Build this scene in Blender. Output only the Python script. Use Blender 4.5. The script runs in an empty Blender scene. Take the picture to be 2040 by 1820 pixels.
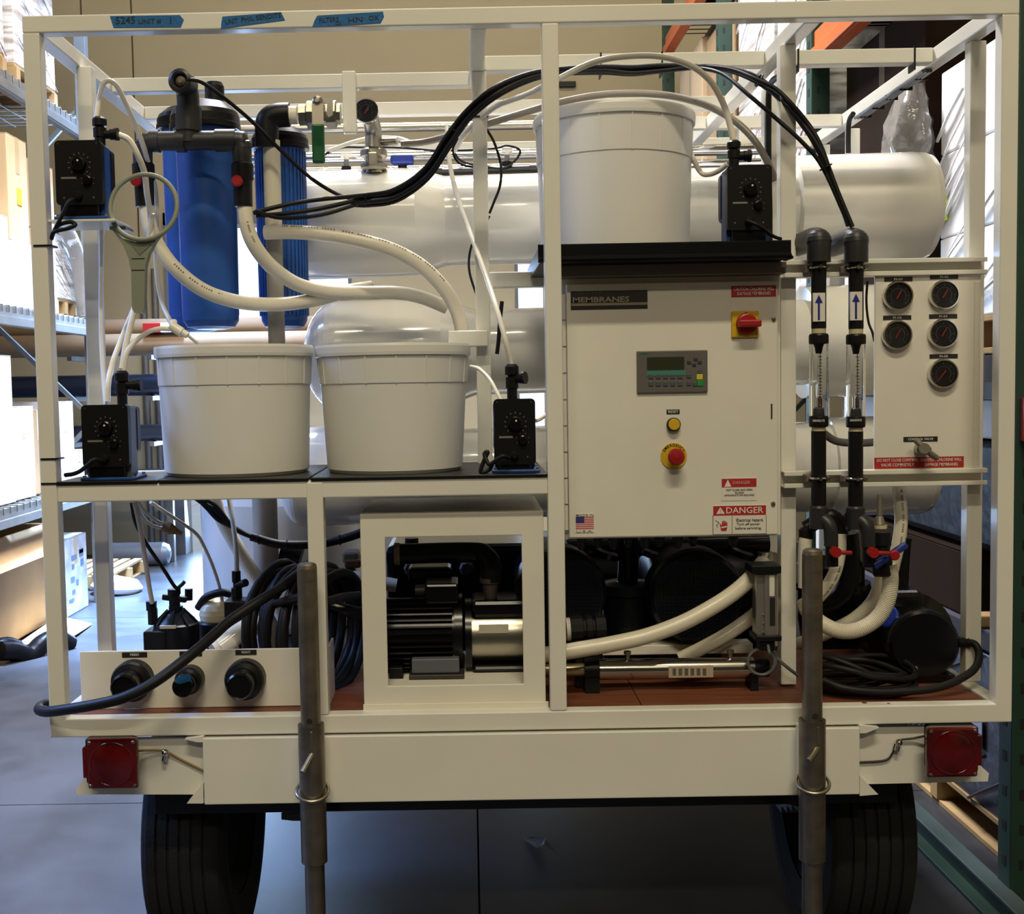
import bpy, math, random
from mathutils import Vector, Matrix
random.seed(7)
SC = bpy.context.scene
COL = SC.collection
# ---------------------------------------------------------------- camera
F_PX, PPX, PPY = 2325.0, 925.0, 908.0
PITCH, ROLL, YAW = 0.06047, -0.01767, -0.00482
CAM = Vector((0.0, -2.6724, 1.5))
FWD = Vector((math.sin(YAW)*math.cos(PITCH), math.cos(YAW)*math.cos(PITCH), -math.sin(PITCH)))
_R = Vector((math.cos(YAW), -math.sin(YAW), 0)); _U = _R.cross(FWD)
RGT = math.cos(ROLL)*_R + math.sin(ROLL)*_U
UPV = math.cos(ROLL)*_U - math.sin(ROLL)*_R
cd = bpy.data.cameras.new('camera'); cam = bpy.data.objects.new('camera', cd); COL.objects.link(cam)
m = Matrix((RGT, UPV, -FWD)).transposed().to_4x4(); m.translation = CAM
cam.matrix_world = m
cd.sensor_width = 36.0; cd.lens = F_PX/2040*36.0
cd.shift_x = (1020-PPX)/2040; cd.shift_y = -(910-PPY)/2040
cd.clip_start = .05; cd.clip_end = 100
SC.camera = cam
# ---------------------------------------------------------------- world, lights, exposure
SC.view_settings.view_transform = 'Standard'
SC.view_settings.look = 'None'
SC.view_settings.gamma = 1.0
SC.view_settings.use_curve_mapping = False
SC.view_settings.exposure = 0.0
w = bpy.data.worlds.new('world'); SC.world = w; w.use_nodes = True
bg = w.node_tree.nodes['Background']
bg.inputs[0].default_value = (.72, .86, 1.0, 1); bg.inputs[1].default_value = 2.2
def area(name, loc, aim, sx, sy, energy, color):
    l = bpy.data.lights.new(name, 'AREA'); l.shape = 'RECTANGLE'; l.size = sx; l.size_y = sy
    l.energy = energy; l.color = color
    o = bpy.data.objects.new(name, l); COL.objects.link(o); o.location = loc
    d = (Vector(aim)-Vector(loc)).normalized()
    o.rotation_euler = d.to_track_quat('-Z', 'Y').to_euler()
    return o
WARM = (1.0, .88, .64)
area('strip_lamp_front', (.2, -4.9, 8.4), (.2, -1.4, 0), 3.6, .3, 355, WARM)
area('strip_lamp_far', (.2, -10.0, 8.0), (.2, -1.0, .8), 3.6, .3, 240, WARM)
area('strip_lamp_overhead', (.5, .3, 8.4), (.5, .3, 0), 5.0, .3, 50, WARM)
area('strip_lamp_rear', (.2, 4.6, 7.6), (.2, 6.4, 0), 5.0, .3, 118, WARM)
BLUE = (.22, .42, 1.0)
o = area('aisle_fill', (-.5, 3.0, 6.2), (-.5, 3.0, 0), 1.6, 1.4, 470, (.95, .94, 1.0)); o.data.spread = math.radians(116)  # added fill that brightens both rack faces; the ceiling has no opening
o = area('left_bay_floor_fill', (-1.7, 5.2, 6.6), (-1.8, 5.3, 0), 1.2, 1.6, 640, (.34, .56, 1.0)); o.data.spread = math.radians(33)  # added narrow fill for the rear left floor patch, without any opening
o = area('left_floor_fill', (-4.6, .6, 3.6), (-2.3, .6, 0), 1.6, 2.6, 120, BLUE); o.data.spread = math.radians(75)  # added blue fill aimed at the left floor; the left wall is closed
area('daylight_rear_door', (-2.15, 7.85, 1.5), (-1.2, 2.5, .1), 1.0, 2.8, 170, (.38, .60, 1.0))
# ---------------------------------------------------------------- pixel helpers
def W(px, py, Y):
    d = FWD + (px-PPX)/F_PX*RGT - (py-PPY)/F_PX*UPV
    return CAM + d*((Y-CAM.y)/d.y)
def Wz(px, py, z):
    d = FWD + (px-PPX)/F_PX*RGT - (py-PPY)/F_PX*UPV
    return CAM + d*((z-CAM.z)/d.z)
def Wx(px, py, x):
    d = FWD + (px-PPX)/F_PX*RGT - (py-PPY)/F_PX*UPV
    return CAM + d*((x-CAM.x)/d.x)
def S(npx, Y):
    return npx*(Y-CAM.y)/F_PX
# ---------------------------------------------------------------- materials
def lin(c):
    return tuple(((x/255)/12.92 if x <= 10 else (((x/255)+.055)/1.055)**2.4) for x in c)
MATS = {}
def mat(name, col, rough=.5, metal=0, var=.06, vs=6.0, bump=.0, bs=60, trans=0, coat=0, emit=None, ior=1.45, alpha=1, sub=0):
    m = bpy.data.materials.new(name); m.use_nodes = True
    nt = m.node_tree; b = nt.nodes['Principled BSDF']
    b.inputs['Roughness'].default_value = rough; b.inputs['Metallic'].default_value = metal
    b.inputs['IOR'].default_value = ior
    if trans: b.inputs['Transmission Weight'].default_value = trans
    if coat: b.inputs['Coat Weight'].default_value = coat; b.inputs['Coat Roughness'].default_value = .08
    if sub:
        b.inputs['Subsurface Weight'].default_value = sub; b.inputs['Subsurface Radius'].default_value = (.05, .05, .05)
    if emit: b.inputs['Emission Color'].default_value = (*emit[0], 1); b.inputs['Emission Strength'].default_value = emit[1]
    tc = nt.nodes.new('ShaderNodeTexCoord')
    n = nt.nodes.new('ShaderNodeTexNoise'); n.inputs['Scale'].default_value = vs; n.inputs['Detail'].default_value = 4
    nt.links.new(tc.outputs['Object'], n.inputs['Vector'])
    r = nt.nodes.new('ShaderNodeValToRGB')
    r.color_ramp.elements[0].position = .3; r.color_ramp.elements[1].position = .7
    r.color_ramp.elements[0].color = (*[c*(1-var) for c in col], 1)
    r.color_ramp.elements[1].color = (*[min(1, c*(1+var)) for c in col], 1)
    nt.links.new(n.outputs['Fac'], r.inputs['Fac']); nt.links.new(r.outputs['Color'], b.inputs['Base Color'])
    if bump:
        n2 = nt.nodes.new('ShaderNodeTexNoise'); n2.inputs['Scale'].default_value = bs; n2.inputs['Detail'].default_value = 3
        nt.links.new(tc.outputs['Object'], n2.inputs['Vector'])
        bp = nt.nodes.new('ShaderNodeBump'); bp.inputs['Strength'].default_value = bump; bp.inputs['Distance'].default_value = .01
        nt.links.new(n2.outputs['Fac'], bp.inputs['Height']); nt.links.new(bp.outputs['Normal'], b.inputs['Normal'])
    MATS[name] = m
    return m
WHITE = mat('white_paint', (.76, .745, .66), .28, coat=.15, var=.03)
PANELW = mat('panel_white_paint', (.74, .71, .62), .4, var=.03)
BUCKET = mat('bucket_plastic', (.74, .735, .70), .38, var=.02, sub=.15)
VESSEL = mat('vessel_gelcoat', (.80, .785, .72), .16, coat=.5, var=.02)
BLACK = mat('black_plastic', (.007, .007, .0075), .38, ior=1.32)
BLACKG = mat('black_gloss_enamel', (.004, .004, .0045), .22, ior=1.42)
RUBBER = mat('black_rubber', (.007, .007, .0075), .5, ior=1.35)
TYRE = mat('tyre_rubber', (.006, .006, .006), .9, bump=.15, bs=90)
PVC = mat('grey_pvc', (.020, .021, .022), .4)
STEEL = mat('stainless_steel', (.42, .39, .32), .3, 1, bump=.03, bs=30)
ZINC = mat('zinc_plated_steel', (.26, .225, .175), .45, 1, var=.25, vs=18, bump=.1, bs=50)
CHROME = mat('polished_steel', (.72, .70, .66), .12, 1)
BLUEF = mat('blue_filter_plastic', (.016, .085, .34), .4, var=.12, vs=9)
BLUEP = mat('blue_pump_plastic', (.012, .06, .24), .4)
BLUEH = mat('blue_valve_handle', (.012, .03, .22), .45)
RED = mat('red_plastic', (.32, .008, .009), .4)
YEL = mat('yellow_plastic', (.62, .38, .012), .45)
HOSE = mat('cream_hose', (.70, .65, .52), .35, coat=.2, var=.05)
TUBEC = mat('clear_white_tubing', (.78, .74, .62), .25, var=.04)
TUBEG = mat('grey_tubing', (.23, .20, .16), .3)
WOOD = None
TAPE = mat('blue_masking_tape', (.012, .125, .34), .7, bump=.2, bs=90)
INK = mat('black_ink', (.012, .012, .014), .6)
WINK = mat('white_print', (.72, .70, .66), .6)
REDP = mat('red_print', (.40, .022, .022), .5)
WLAB = mat('white_label', (.70, .67, .60), .5)
BLKLAB = mat('black_label', (.02, .017, .018), .45)
GREYF = mat('grey_hmi_plastic', (.115, .105, .095), .45)
LCD = mat('lcd_screen', (.035, .04, .022), .2)
TEAL = mat('teal_band', (.05, .20, .16), .5)
BTN = mat('grey_key', (.065, .075, .085), .5)
GRNB = mat('green_key', (.01, .26, .04), .5)
YELB = mat('yellow_key', (.6, .5, .04), .5)
GREENH = mat('green_vinyl_grip', (.008, .085, .028), .35)
WRENCH = mat('grey_green_plastic', (.23, .25, .19), .5)
BRASS = mat('brass', (.45, .33, .14), .35, 1)
LENSR = mat('red_lens', (.085, .002, .003), .14, coat=.4, var=.45, vs=14)
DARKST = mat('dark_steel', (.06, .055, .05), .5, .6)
BROWNP = mat('brown_painted_steel', (.15, .12, .10), .55)
MOTORB = mat('dark_blue_motor_enamel', (.004, .006, .010), .3, ior=1.35)
GREYM = mat('grey_motor_foot', (.10, .11, .13), .45)
ALU = mat('brushed_aluminium', (.55, .53, .48), .35, .9)
CARD = mat('cardboard', (.42, .27, .13), .85, var=.12, vs=3)
CARDL = mat('pale_cardboard', (.62, .45, .26), .8, var=.08, vs=3)
CARDD = mat('shaded_brown_cardboard', (.022, .013, .008), .9, var=.15, vs=3, ior=1.15)  # brown darkened so the shade of the unlit rack is in the colour
WRAP = mat('stretch_wrap', (.74, .72, .70), .22, var=.1, vs=5, bump=.7, bs=9)
_nt = WRAP.node_tree; _tc = [n for n in _nt.nodes if n.type == 'TEX_COORD'][0]
_mp = _nt.nodes.new('ShaderNodeMapping'); _mp.inputs['Rotation'].default_value = (math.radians(-32), 0, 0); _mp.inputs['Scale'].default_value = (1.5, 1.2, 14)
_nz = [n for n in _nt.nodes if n.type == 'TEX_NOISE' and n.inputs['Scale'].default_value == 5][0]
_nt.links.new(_tc.outputs['Object'], _mp.inputs['Vector']); _nt.links.new(_mp.outputs['Vector'], _nz.inputs['Vector']); _nz.inputs['Scale'].default_value = 2.2
_cr = [n for n in _nt.nodes if n.type == 'VALTORGB'][0]
_cr.color_ramp.elements[0].position = .36; _cr.color_ramp.elements[0].color = (.42, .36, .32, 1); _cr.color_ramp.elements[1].position = .56; _cr.color_ramp.elements[1].color = (.80, .79, .77, 1)
WRAPW = mat('white_carton', (.82, .82, .82), .5, var=.03)
WRAPD = mat('purple_grey_wrap', (.055, .05, .07), .25, bump=.6, bs=12)
PLASTD = mat('black_wrap', (.005, .005, .006), .35, bump=.5, bs=14, ior=1.2)
GREENR = mat('green_rack_enamel', (.018, .05, .036), .45, var=.12)
ORANGE = mat('orange_rack_enamel', (.62, .125, .035), .4)
GALV = mat('galvanised_rack_steel', (.21, .21, .20), .45, .5, var=.15)
PALLET = mat('pallet_wood', (.36, .24, .11), .8, var=.25, vs=5)
CLEAR = mat('clear_acrylic', (.96, .97, .95), .03, trans=1.0, ior=1.12, var=0)
GLASSG = mat('gauge_glass', (.97, .97, .97), .02, trans=1.0, ior=1.1, var=0)
PLASTC = mat('clear_film', (.75, .74, .72), .15, trans=.75, ior=1.1, bump=.8, bs=25)
# ---------------------------------------------------------------- mesh builder
class G:
    def __init__(s): s.v = []; s.f = []; s.sm = []
    def add(s, vs, fs, smooth=False):
        o = len(s.v); s.v += [Vector(v) for v in vs]
        for f in fs: s.f.append([i+o for i in f]); s.sm.append(smooth)
        return s
    def box(s, x0, x1, y0, y1, z0, z1):
        if x0 > x1: x0, x1 = x1, x0
        if y0 > y1: y0, y1 = y1, y0
        if z0 > z1: z0, z1 = z1, z0
        return s.add([(x0,y0,z0),(x1,y0,z0),(x1,y1,z0),(x0,y1,z0),(x0,y0,z1),(x1,y0,z1),(x1,y1,z1),(x0,y1,z1)],
                     [(0,3,2,1),(4,5,6,7),(0,1,5,4),(1,2,6,5),(2,3,7,6),(3,0,4,7)])
    def pbox(s, px0, py0, px1, py1, Y0, Y1):
        a = W(px0, (py0+py1)/2, Y0); b = W(px1, (py0+py1)/2, Y0)
        c = W((px0+px1)/2, py0, Y0); d = W((px0+px1)/2, py1, Y0)
        return s.box(a.x, b.x, Y0, Y1, d.z, c.z)
    def bar(s, p0, p1, wd, ht, up=(0,0,1)):
        p0 = Vector(p0); p1 = Vector(p1); d = (p1-p0).normalized(); up = Vector(up)
        if abs(d.dot(up)) > .98: up = Vector((0,1,0))
        a = d.cross(up).normalized()*wd/2; b = a.cross(d).normalized()*ht/2
        vs = []
        for p in (p0, p1): vs += [p-a-b, p+a-b, p+a+b, p-a+b]
        return s.add(vs, [(0,3,2,1),(4,5,6,7),(0,1,5,4),(1,2,6,5),(2,3,7,6),(3,0,4,7)])
    def lathe(s, prof, o, ax=(0,0,1), n=28, smooth=True, caps=True, sx=1.0):
        o = Vector(o); ax = Vector(ax).normalized()
        t = Vector((0,0,1)) if abs(ax.z) < .9 else Vector((1,0,0))
        a = ax.cross(t).normalized(); b = ax.cross(a).normalized()
        def ring(r, h): return [o+ax*h+(a*math.cos(2*math.pi*i/n)+b*math.sin(2*math.pi*i/n))*r for i in range(n)]
        for k in range(len(prof)-1):
            (r0, h0), (r1, h1) = prof[k], prof[k+1]
            s.add(ring(r0, h0)+ring(r1, h1), [(i, i+n, (i+1) % n+n, (i+1) % n) for i in range(n)], smooth)
        if caps:
            if prof[0][0] > 1e-4: s.add(ring(*prof[0]), [tuple(range(n))])
            if prof[-1][0] > 1e-4: s.add(ring(*prof[-1]), [tuple(range(n))[::-1]])
        return s
    def cyl(s, p0, p1, r, r1=None, n=20, caps=True):
        p0 = Vector(p0); p1 = Vector(p1); L = (p1-p0).length
        return s.lathe([(r, 0), (r if r1 is None else r1, L)], p0, p1-p0, n, True, caps)
    def dome(s, o, ax, r, h, n=24, k=6):
        return s.lathe([(max(1e-5, r*math.cos(t*math.pi/2/k)), h*math.sin(t*math.pi/2/k)) for t in range(k+1)], o, ax, n, True, False)
    def sphere(s, c, r, n=16):
        k = 10
        return s.lathe([(max(1e-5, r*math.sin(math.pi*t/k)), -r*math.cos(math.pi*t/k)) for t in range(k+1)], c, (0,0,1), n, True, False)
    def tube(s, pts, r, n=10, sub=6, closed=False, r1=None):
        P = [Vector(p) for p in pts]
        Q = []
        m = len(P)
        if sub > 1 and m > 2:
            for i in range(m if closed else m-1):
                if closed: a, b, c, d = P[(i-1) % m], P[i], P[(i+1) % m], P[(i+2) % m]
                else:
                    b, c = P[i], P[i+1]; a = P[i-1] if i else b*2-c; d = P[i+2] if i+2 < m else c*2-b
                for j in range(sub):
                    t = j/sub
                    Q.append(.5*((2*b)+(c-a)*t+(2*a-5*b+4*c-d)*t*t+(3*b-a-3*c+d)*t**3))
            if not closed: Q.append(P[-1])
        else: Q = P
        m = len(Q); nrm = None; rings = []
        for i in range(m):
            if closed: d = Q[(i+1) % m]-Q[(i-1) % m]
            else: d = Q[min(i+1, m-1)]-Q[max(i-1, 0)]
            d.normalize()
            if nrm is None:
                t = Vector((0,0,1)) if abs(d.z) < .9 else Vector((1,0,0))
                nrm = d.cross(t).normalized()
            else:
                nrm = (nrm-d*nrm.dot(d)).normalized()
            bb = d.cross(nrm)
            rr = r if r1 is None else r+(r1-r)*i/(m-1)
            rings.append([Q[i]+(nrm*math.cos(2*math.pi*j/n)+bb*math.sin(2*math.pi*j/n))*rr for j in range(n)])
        vs = [v for q in rings for v in q]; fs = []
        for i in range(m if closed else m-1):
            i2 = (i+1) % m
            fs += [(i*n+j, i*n+(j+1) % n, i2*n+(j+1) % n, i2*n+j) for j in range(n)]
        s.add(vs, fs, True)
        if not closed:
            s.add(rings[0], [tuple(range(n))[::-1]]); s.add(rings[-1], [tuple(range(n))])
        return s
    def ptube(s, pts, rpx, n=10, sub=6, closed=False):
        Y = sum(p[2] for p in pts)/len(pts)
        return s.tube([W(*p) for p in pts], S(rpx, Y), n, sub, closed)
    def prism(s, poly, y0, y1, smooth=False):
        n = len(poly)
        A = [(x, y0, z) for x, z in poly]; B = [(x, y1, z) for x, z in poly]
        area2 = sum(poly[i][0]*poly[(i+1) % n][1]-poly[(i+1) % n][0]*poly[i][1] for i in range(n))
        if area2 < 0: A.reverse(); B.reverse()
        s.add(A+B, [(i, (i+1) % n, (i+1) % n+n, i+n) for i in range(n)], smooth)
        s.add(A, [tuple(range(n))]); s.add(B, [tuple(range(n))[::-1]])
        return s
    def pprism(s, poly, Y0, Y1):
        return s.prism([(W(x, y, Y0).x, W(x, y, Y0).z) for x, y in poly], Y0, Y1)
    def xprism(s, poly, x0, x1):
        n = len(poly)
        A = [(x0, y, z) for y, z in poly]; B = [(x1, y, z) for y, z in poly]
        s.add(A+B, [(i, (i+1) % n, (i+1) % n+n, i+n) for i in range(n)])
        s.add(A, [tuple(range(n))[::-1]]); s.add(B, [tuple(range(n))])
        return s
    def torus(s, c, ax, R, r, n=28, m=8):
        c = Vector(c); ax = Vector(ax).normalized()
        t = Vector((0,0,1)) if abs(ax.z) < .9 else Vector((1,0,0))
        a = ax.cross(t).normalized(); b = ax.cross(a).normalized()
        return s.tube([c+(a*math.cos(2*math.pi*i/n)+b*math.sin(2*math.pi*i/n))*R for i in range(n)], r, m, 1, True)
    def center(s):
        n = max(1, len(s.v))
        xs = [v.x for v in s.v]; ys = [v.y for v in s.v]; zs = [v.z for v in s.v]
        return Vector(((min(xs)+max(xs))/2, (min(ys)+max(ys))/2, min(zs)))
ORG = {}
def make(name, g, material, parent=None, bev=0, label=None, kind=None, segs=2):
    org = ORG[parent.name] if parent is not None else g.center()
    me = bpy.data.meshes.new(name)
    me.from_pydata([v-org for v in g.v], [], g.f)
    me.polygons.foreach_set('use_smooth', g.sm)
    me.materials.append(material); me.update()
    o = bpy.data.objects.new(name, me); COL.objects.link(o)
    if parent is not None: o.parent = parent
    else: o.location = org
    ORG[o.name] = org
    if bev:
        b = o.modifiers.new('bevel', 'BEVEL'); b.width = bev; b.segments = segs; b.limit_method = 'ANGLE'; b.angle_limit = .6
        b.harden_normals = False
    if label: o['label'] = label
    if kind: o['kind'] = kind
    return o
def thing(name, label, cat, loc, group=None):
    o = bpy.data.objects.new(name, None); COL.objects.link(o); o.location = loc; ORG[o.name] = Vector(loc)
    o.empty_display_size = .1
    o['label'] = label; o['category'] = cat
    if group: o['group'] = group
    return o
def solo(name, g, material, label, cat, group=None, bev=0, kind=None):
    o = make(name, g, material, None, bev)
    o['label'] = label; o['category'] = cat
    if group: o['group'] = group
    if kind: o['kind'] = kind
    return o
def struct(name, g, material, bev=0):
    return make(name, g, material, None, bev, kind='structure')
TEXTS = []
def text(parent, body, px, py, Y, hpx, wpx, material, rot=0.0, spin=None, name='lettering', fat=.006):
    c = bpy.data.curves.new(name, 'FONT'); c.body = body; c.align_x = 'CENTER'; c.align_y = 'CENTER'; c.resolution_u = 2
    c.size = 1.0; c.extrude = .0003; c.offset = fat; c.materials.append(material)
    o = bpy.data.objects.new(name, c); COL.objects.link(o)
    o.parent = parent; o.location = W(px, py, Y)-ORG[parent.name]
    o.rotation_euler = (math.pi/2, rot, 0) if spin is None else spin
    TEXTS.append((o, S(wpx, Y) if wpx else None, S(hpx, Y)))
    return o
def fit_texts():
    bpy.context.view_layer.update()
    for o, w_, h_ in TEXTS:
        d = o.dimensions; k = h_/max(.01, d.y)
        kx = (w_/max(.01, d.x)) if w_ else k
        o.scale = (kx, k, 1)
# ================================================================ room
def floor_mat():
    m = mat('concrete_floor', (.30, .30, .30), .34, var=.0, ior=1.3)
    nt = m.node_tree; b = nt.nodes['Principled BSDF']
    tc = [n for n in nt.nodes if n.type == 'TEX_COORD'][0]
    n1 = nt.nodes.new('ShaderNodeTexNoise'); n1.inputs['Scale'].default_value = 1.6; n1.inputs['Detail'].default_value = 9; n1.inputs['Roughness'].default_value = .62
    nt.links.new(tc.outputs['Object'], n1.inputs['Vector'])
    r = nt.nodes.new('ShaderNodeValToRGB')
    r.color_ramp.elements[0].position = .36; r.color_ramp.elements[0].color = (.026, .028, .033, 1)
    r.color_ramp.elements[1].position = .64; r.color_ramp.elements[1].color = (.060, .064, .075, 1)
    nt.links.new(n1.outputs['Fac'], r.inputs['Fac']); nt.links.new(r.outputs['Color'], b.inputs['Base Color'])
    r2 = nt.nodes.new('ShaderNodeMapRange'); r2.inputs['To Min'].default_value = .26; r2.inputs['To Max'].default_value = .48
    nt.links.new(n1.outputs['Fac'], r2.inputs['Value']); nt.links.new(r2.outputs['Result'], b.inputs['Roughness'])
    return m
FLOORM = floor_mat()
WALLM = mat('beige_concrete_wall', (.48, .42, .285), .85, var=.04, vs=.8, bump=.05, bs=40)
CEILM = mat('ceiling_deck', (.16, .15, .13), .8)
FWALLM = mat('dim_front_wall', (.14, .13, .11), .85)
XL, XR, YB, YF, ZC = -7.2, 5.0, 8.0, -14.0, 9.0
# floor slabs parted by saw-cut joints
jx = [XL, -3.6, W(952, 1650, 1.0).x, 3.9, XR]
jy = [YF, -2.0, Wz(400, 1597, 0).y, 5.0, YB+6]
fl = make('floor', G().box(XL, XR, YF, YB+6, -.20, -.06), mat('joint_filler', (.03, .03, .03), .9), None, kind='structure')
for i in range(4):
    for j in range(4):
        make('slab', G().box(jx[i]+.003, jx[i+1]-.003, jy[j]+.003, jy[j+1]-.003, -.061, 0), FLOORM, fl)
struct('ceiling', G().box(XL, XR, YF, YB, ZC, ZC+.1), CEILM)
struct('wall_left', G().box(XL-.1, XL, YF, YB, 0, ZC), WALLM)
struct('wall_right', G().box(XR, XR+.1, YF, YB, 0, ZC), WALLM)
struct('wall_front', G().box(XL, XR, YF-.1, YF, 0, ZC), FWALLM)
# back wall: tilt-up panels with recessed joints, openings for a door and two windows
dz0 = 0.0
d1 = (W(358, 700, YB).x, W(534, 700, YB).x, 0.0, W(490, 445, YB).z)
w1 = (W(612, 566, YB).x, W(694, 566, YB).x, W(650, 590, YB).z, W(650, 535, YB).z)
w2 = (W(1032, 566, YB).x, W(1084, 566, YB).x, W(1050, 850, YB).z, W(1050, 522, YB).z)
bw = make('wall_back', G().box(XL, d1[0]-.02, YB+.10, YB+.2, 0, ZC), mat('wall_joint', (.32, .27, .19), .9), None, kind='structure')
def wall_piece(x0, x1, z0, z1): make('panel', G().box(x0, x1, YB, YB+.2, z0, z1), WALLM, bw)
jn = [W(p, 50, YB).x for p in (162, 262)]
xs = [XL, jn[0], jn[1], d1[0]]
for i in range(3): wall_piece(xs[i]+.008*(i > 0), xs[i+1]-.008*(i < 2), 0, ZC)
wall_piece(d1[0], d1[1], d1[3], ZC)
wall_piece(d1[1], w1[0], 0, ZC)
wall_piece(w1[0], w1[1], 0, w1[2]); wall_piece(w1[0], w1[1], w1[3], ZC)
wall_piece(w1[1], w2[0], 0, ZC)
wall_piece(w2[0], w2[1], 0, w2[2]); wall_piece(w2[0], w2[1], w2[3], ZC)
wall_piece(w2[1], XR, 0, ZC)
FRAMEM = mat('door_frame_grey', (.16, .17, .19), .5)
g = G(); g.box(d1[0]-.10, d1[0]+.012, YB-.06, YB+.21, 0, d1[3]+.1); g.box(d1[1]-.012, d1[1]+.10, YB-.06, YB+.21, 0, d1[3]+.1); g.box(d1[0]-.1, d1[1]+.1, YB-.06, YB+.21, d1[3]-.012, d1[3]+.1)
struct('door_1', g, FRAMEM)
GLZ = mat('window_glass', (.95, .97, 1), .02, trans=1, ior=1.05, var=0)
for k, q in enumerate((w1, w2)):
    g = G(); t = .03
    g.box(q[0]-t, q[0], YB-.03, YB+.05, q[2]-t, q[3]+t); g.box(q[1], q[1]+t, YB-.03, YB+.05, q[2]-t, q[3]+t)
    g.box(q[0], q[1], YB-.03, YB+.05, q[3], q[3]+t); g.box(q[0], q[1], YB-.03, YB+.05, q[2]-t, q[2])
    if k == 0:
        mx = W(708, 566, YB).x-.16
    wo = struct('window_%d' % (k+1), g, FRAMEM)
    make('pane', G().box(q[0], q[1], YB+.02, YB+.026, q[2], q[3]), GLZ, wo)
# small dark sensor plate on back wall
a = W(1130, 169, YB)
solo('wall_plate', G().box(a.x-.075, a.x+.075, YB-.03, YB, a.z-.025, a.z+.025), BLACK, 'small black plate high on the beige rear wall above the upper bucket', 'wall plate', bev=.004)
# pale conduit stripes down the rear wall, left of door
for k, p in enumerate((293, 316)):
    a = W(p, 800, YB-.05)
    solo('wall_conduit' , G().cyl((a.x, YB-.05, 0), (a.x, YB-.05, 2.6), .03), GALV, ('pale conduit climbing the rear wall behind the pipe rack, farther from the door' if k == 0 else 'pale conduit climbing the rear wall behind the pipe rack, nearer the door'), 'conduit', 'conduits on the rear wall')
# ================================================================ trailer
X0, X1, ZB, ZT, T = -.990, 1.2478, .697, 2.3457, .038
tr = thing('trailer', 'white steel tube frame trailer carrying the water treatment equipment', 'trailer', (.13, .6, 0))
BV = .003
def tbox(name, x0, x1, y0, y1, z0, z1, material=WHITE, bev=BV):
    return make(name, G().box(x0, x1, y0, y1, z0, z1), material, tr, bev)
YC = Wz(1440, 102, ZT).y; YA = Wz(600, 148, ZT).y; YB2 = Wz(600, 206, ZT).y; YD = Wz(1430, 231, ZT).y; YE = Wz(1410, 274, ZT).y
YEND = YE+T
# front rectangle
tbox('post', X0, X0+T, 0, T, ZB+T, ZT-T)
tbox('post', X1-T, X1, 0, T, ZB+T, ZT-T)
tbox('top_rail', X0, X1, 0, T, ZT-T, ZT)
tbox('bottom_rail', X0, X1, 0, T, ZB, ZB+T*1.15)
ZD = ZB+T*1.15
xm = W(1113, 1390, 0).x
tbox('post', xm-T/2, xm+T/2, 0, T, ZD, ZT-T)
zs1 = W(600, 958, 0).z; zs0 = zs1-.040
xl = W(630, 1100, 0).x
tbox('post', xl-T/2, xl+T/2, -.001, T, ZD, W(625, 960, 0).z)
# mid shelf
tbox('shelf_beam', X0+T, xm-T/2, .001, T, zs0, zs1)
tbox('shelf_beam', X0+T, xm-T/2, .42, .42+T, zs0, zs1)
tbox('shelf_beam', X0, X0+T, T, .46, zs0, zs1)
xb = W(325, 950, .05).x
tbox('shelf_mat', X0+T, xb, -.004, .15, zs1, zs1+.008, BLACK, .002)
tbox('shelf_mat', xb+.003, W(614, 950, 0).x, -.004, .44, zs1, zs1+.008, BLACK, .002)
tbox('shelf_mat', W(619, 950, 0).x, xm-T/2, -.004, .44, zs1, zs1+.008, BLACK, .002)
# depth rails
for x in (X0+T/2, X1-T/2):
    tbox('side_rail', x-T/2, x+T/2, T, YEND, ZT-T, ZT)
    tbox('side_rail', x-T/2, x+T/2, T, .62, ZB, ZD)
xq = Wz(1616, 48, ZT-T).x; xr_ = Wz(952, 66, ZT-T).x
tbox('side_rail', xq-T/2, xq+T/2, T, YEND, ZT-T, ZT)
tbox('side_rail', xr_-T/2, xr_+T/2, T, YA+T, ZT-T, ZT)
# cross beams
tbox('cross_beam', xr_+T/2, xq-T/2, YC, YC+T, ZT-T, ZT); tbox('cross_beam', xq+T/2, X1-T, YC, YC+T, ZT-T, ZT)
tbox('cross_beam', X0+T, xr_-T/2, YA, YA+T, ZT-T, ZT)
tbox('cross_beam', X0+T, xq-T/2, YB2, YB2+T, ZT-T, ZT)
tbox('cross_beam', xq+T/2, X1-T, YD, YD+T, ZT-T, ZT); tbox('cross_beam', W(1300, 250, YD).x, xq-T/2, YD, YD+T, ZT-T, ZT)
tbox('cross_beam', X0+T, xq-T/2, YE, YE+T, ZT-T, ZT); tbox('cross_beam', xq+T/2, X1-T, YE, YE+T, ZT-T, ZT)
# hanging tee strap on the second beam
c = W(696, 200, YA-.02)
tbox('hanger_post', c.x-.018, c.x+.018, YA-.026, YA-.001, W(696, 265, YA-.02).z, W(696, 142, YA-.02).z)
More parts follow.
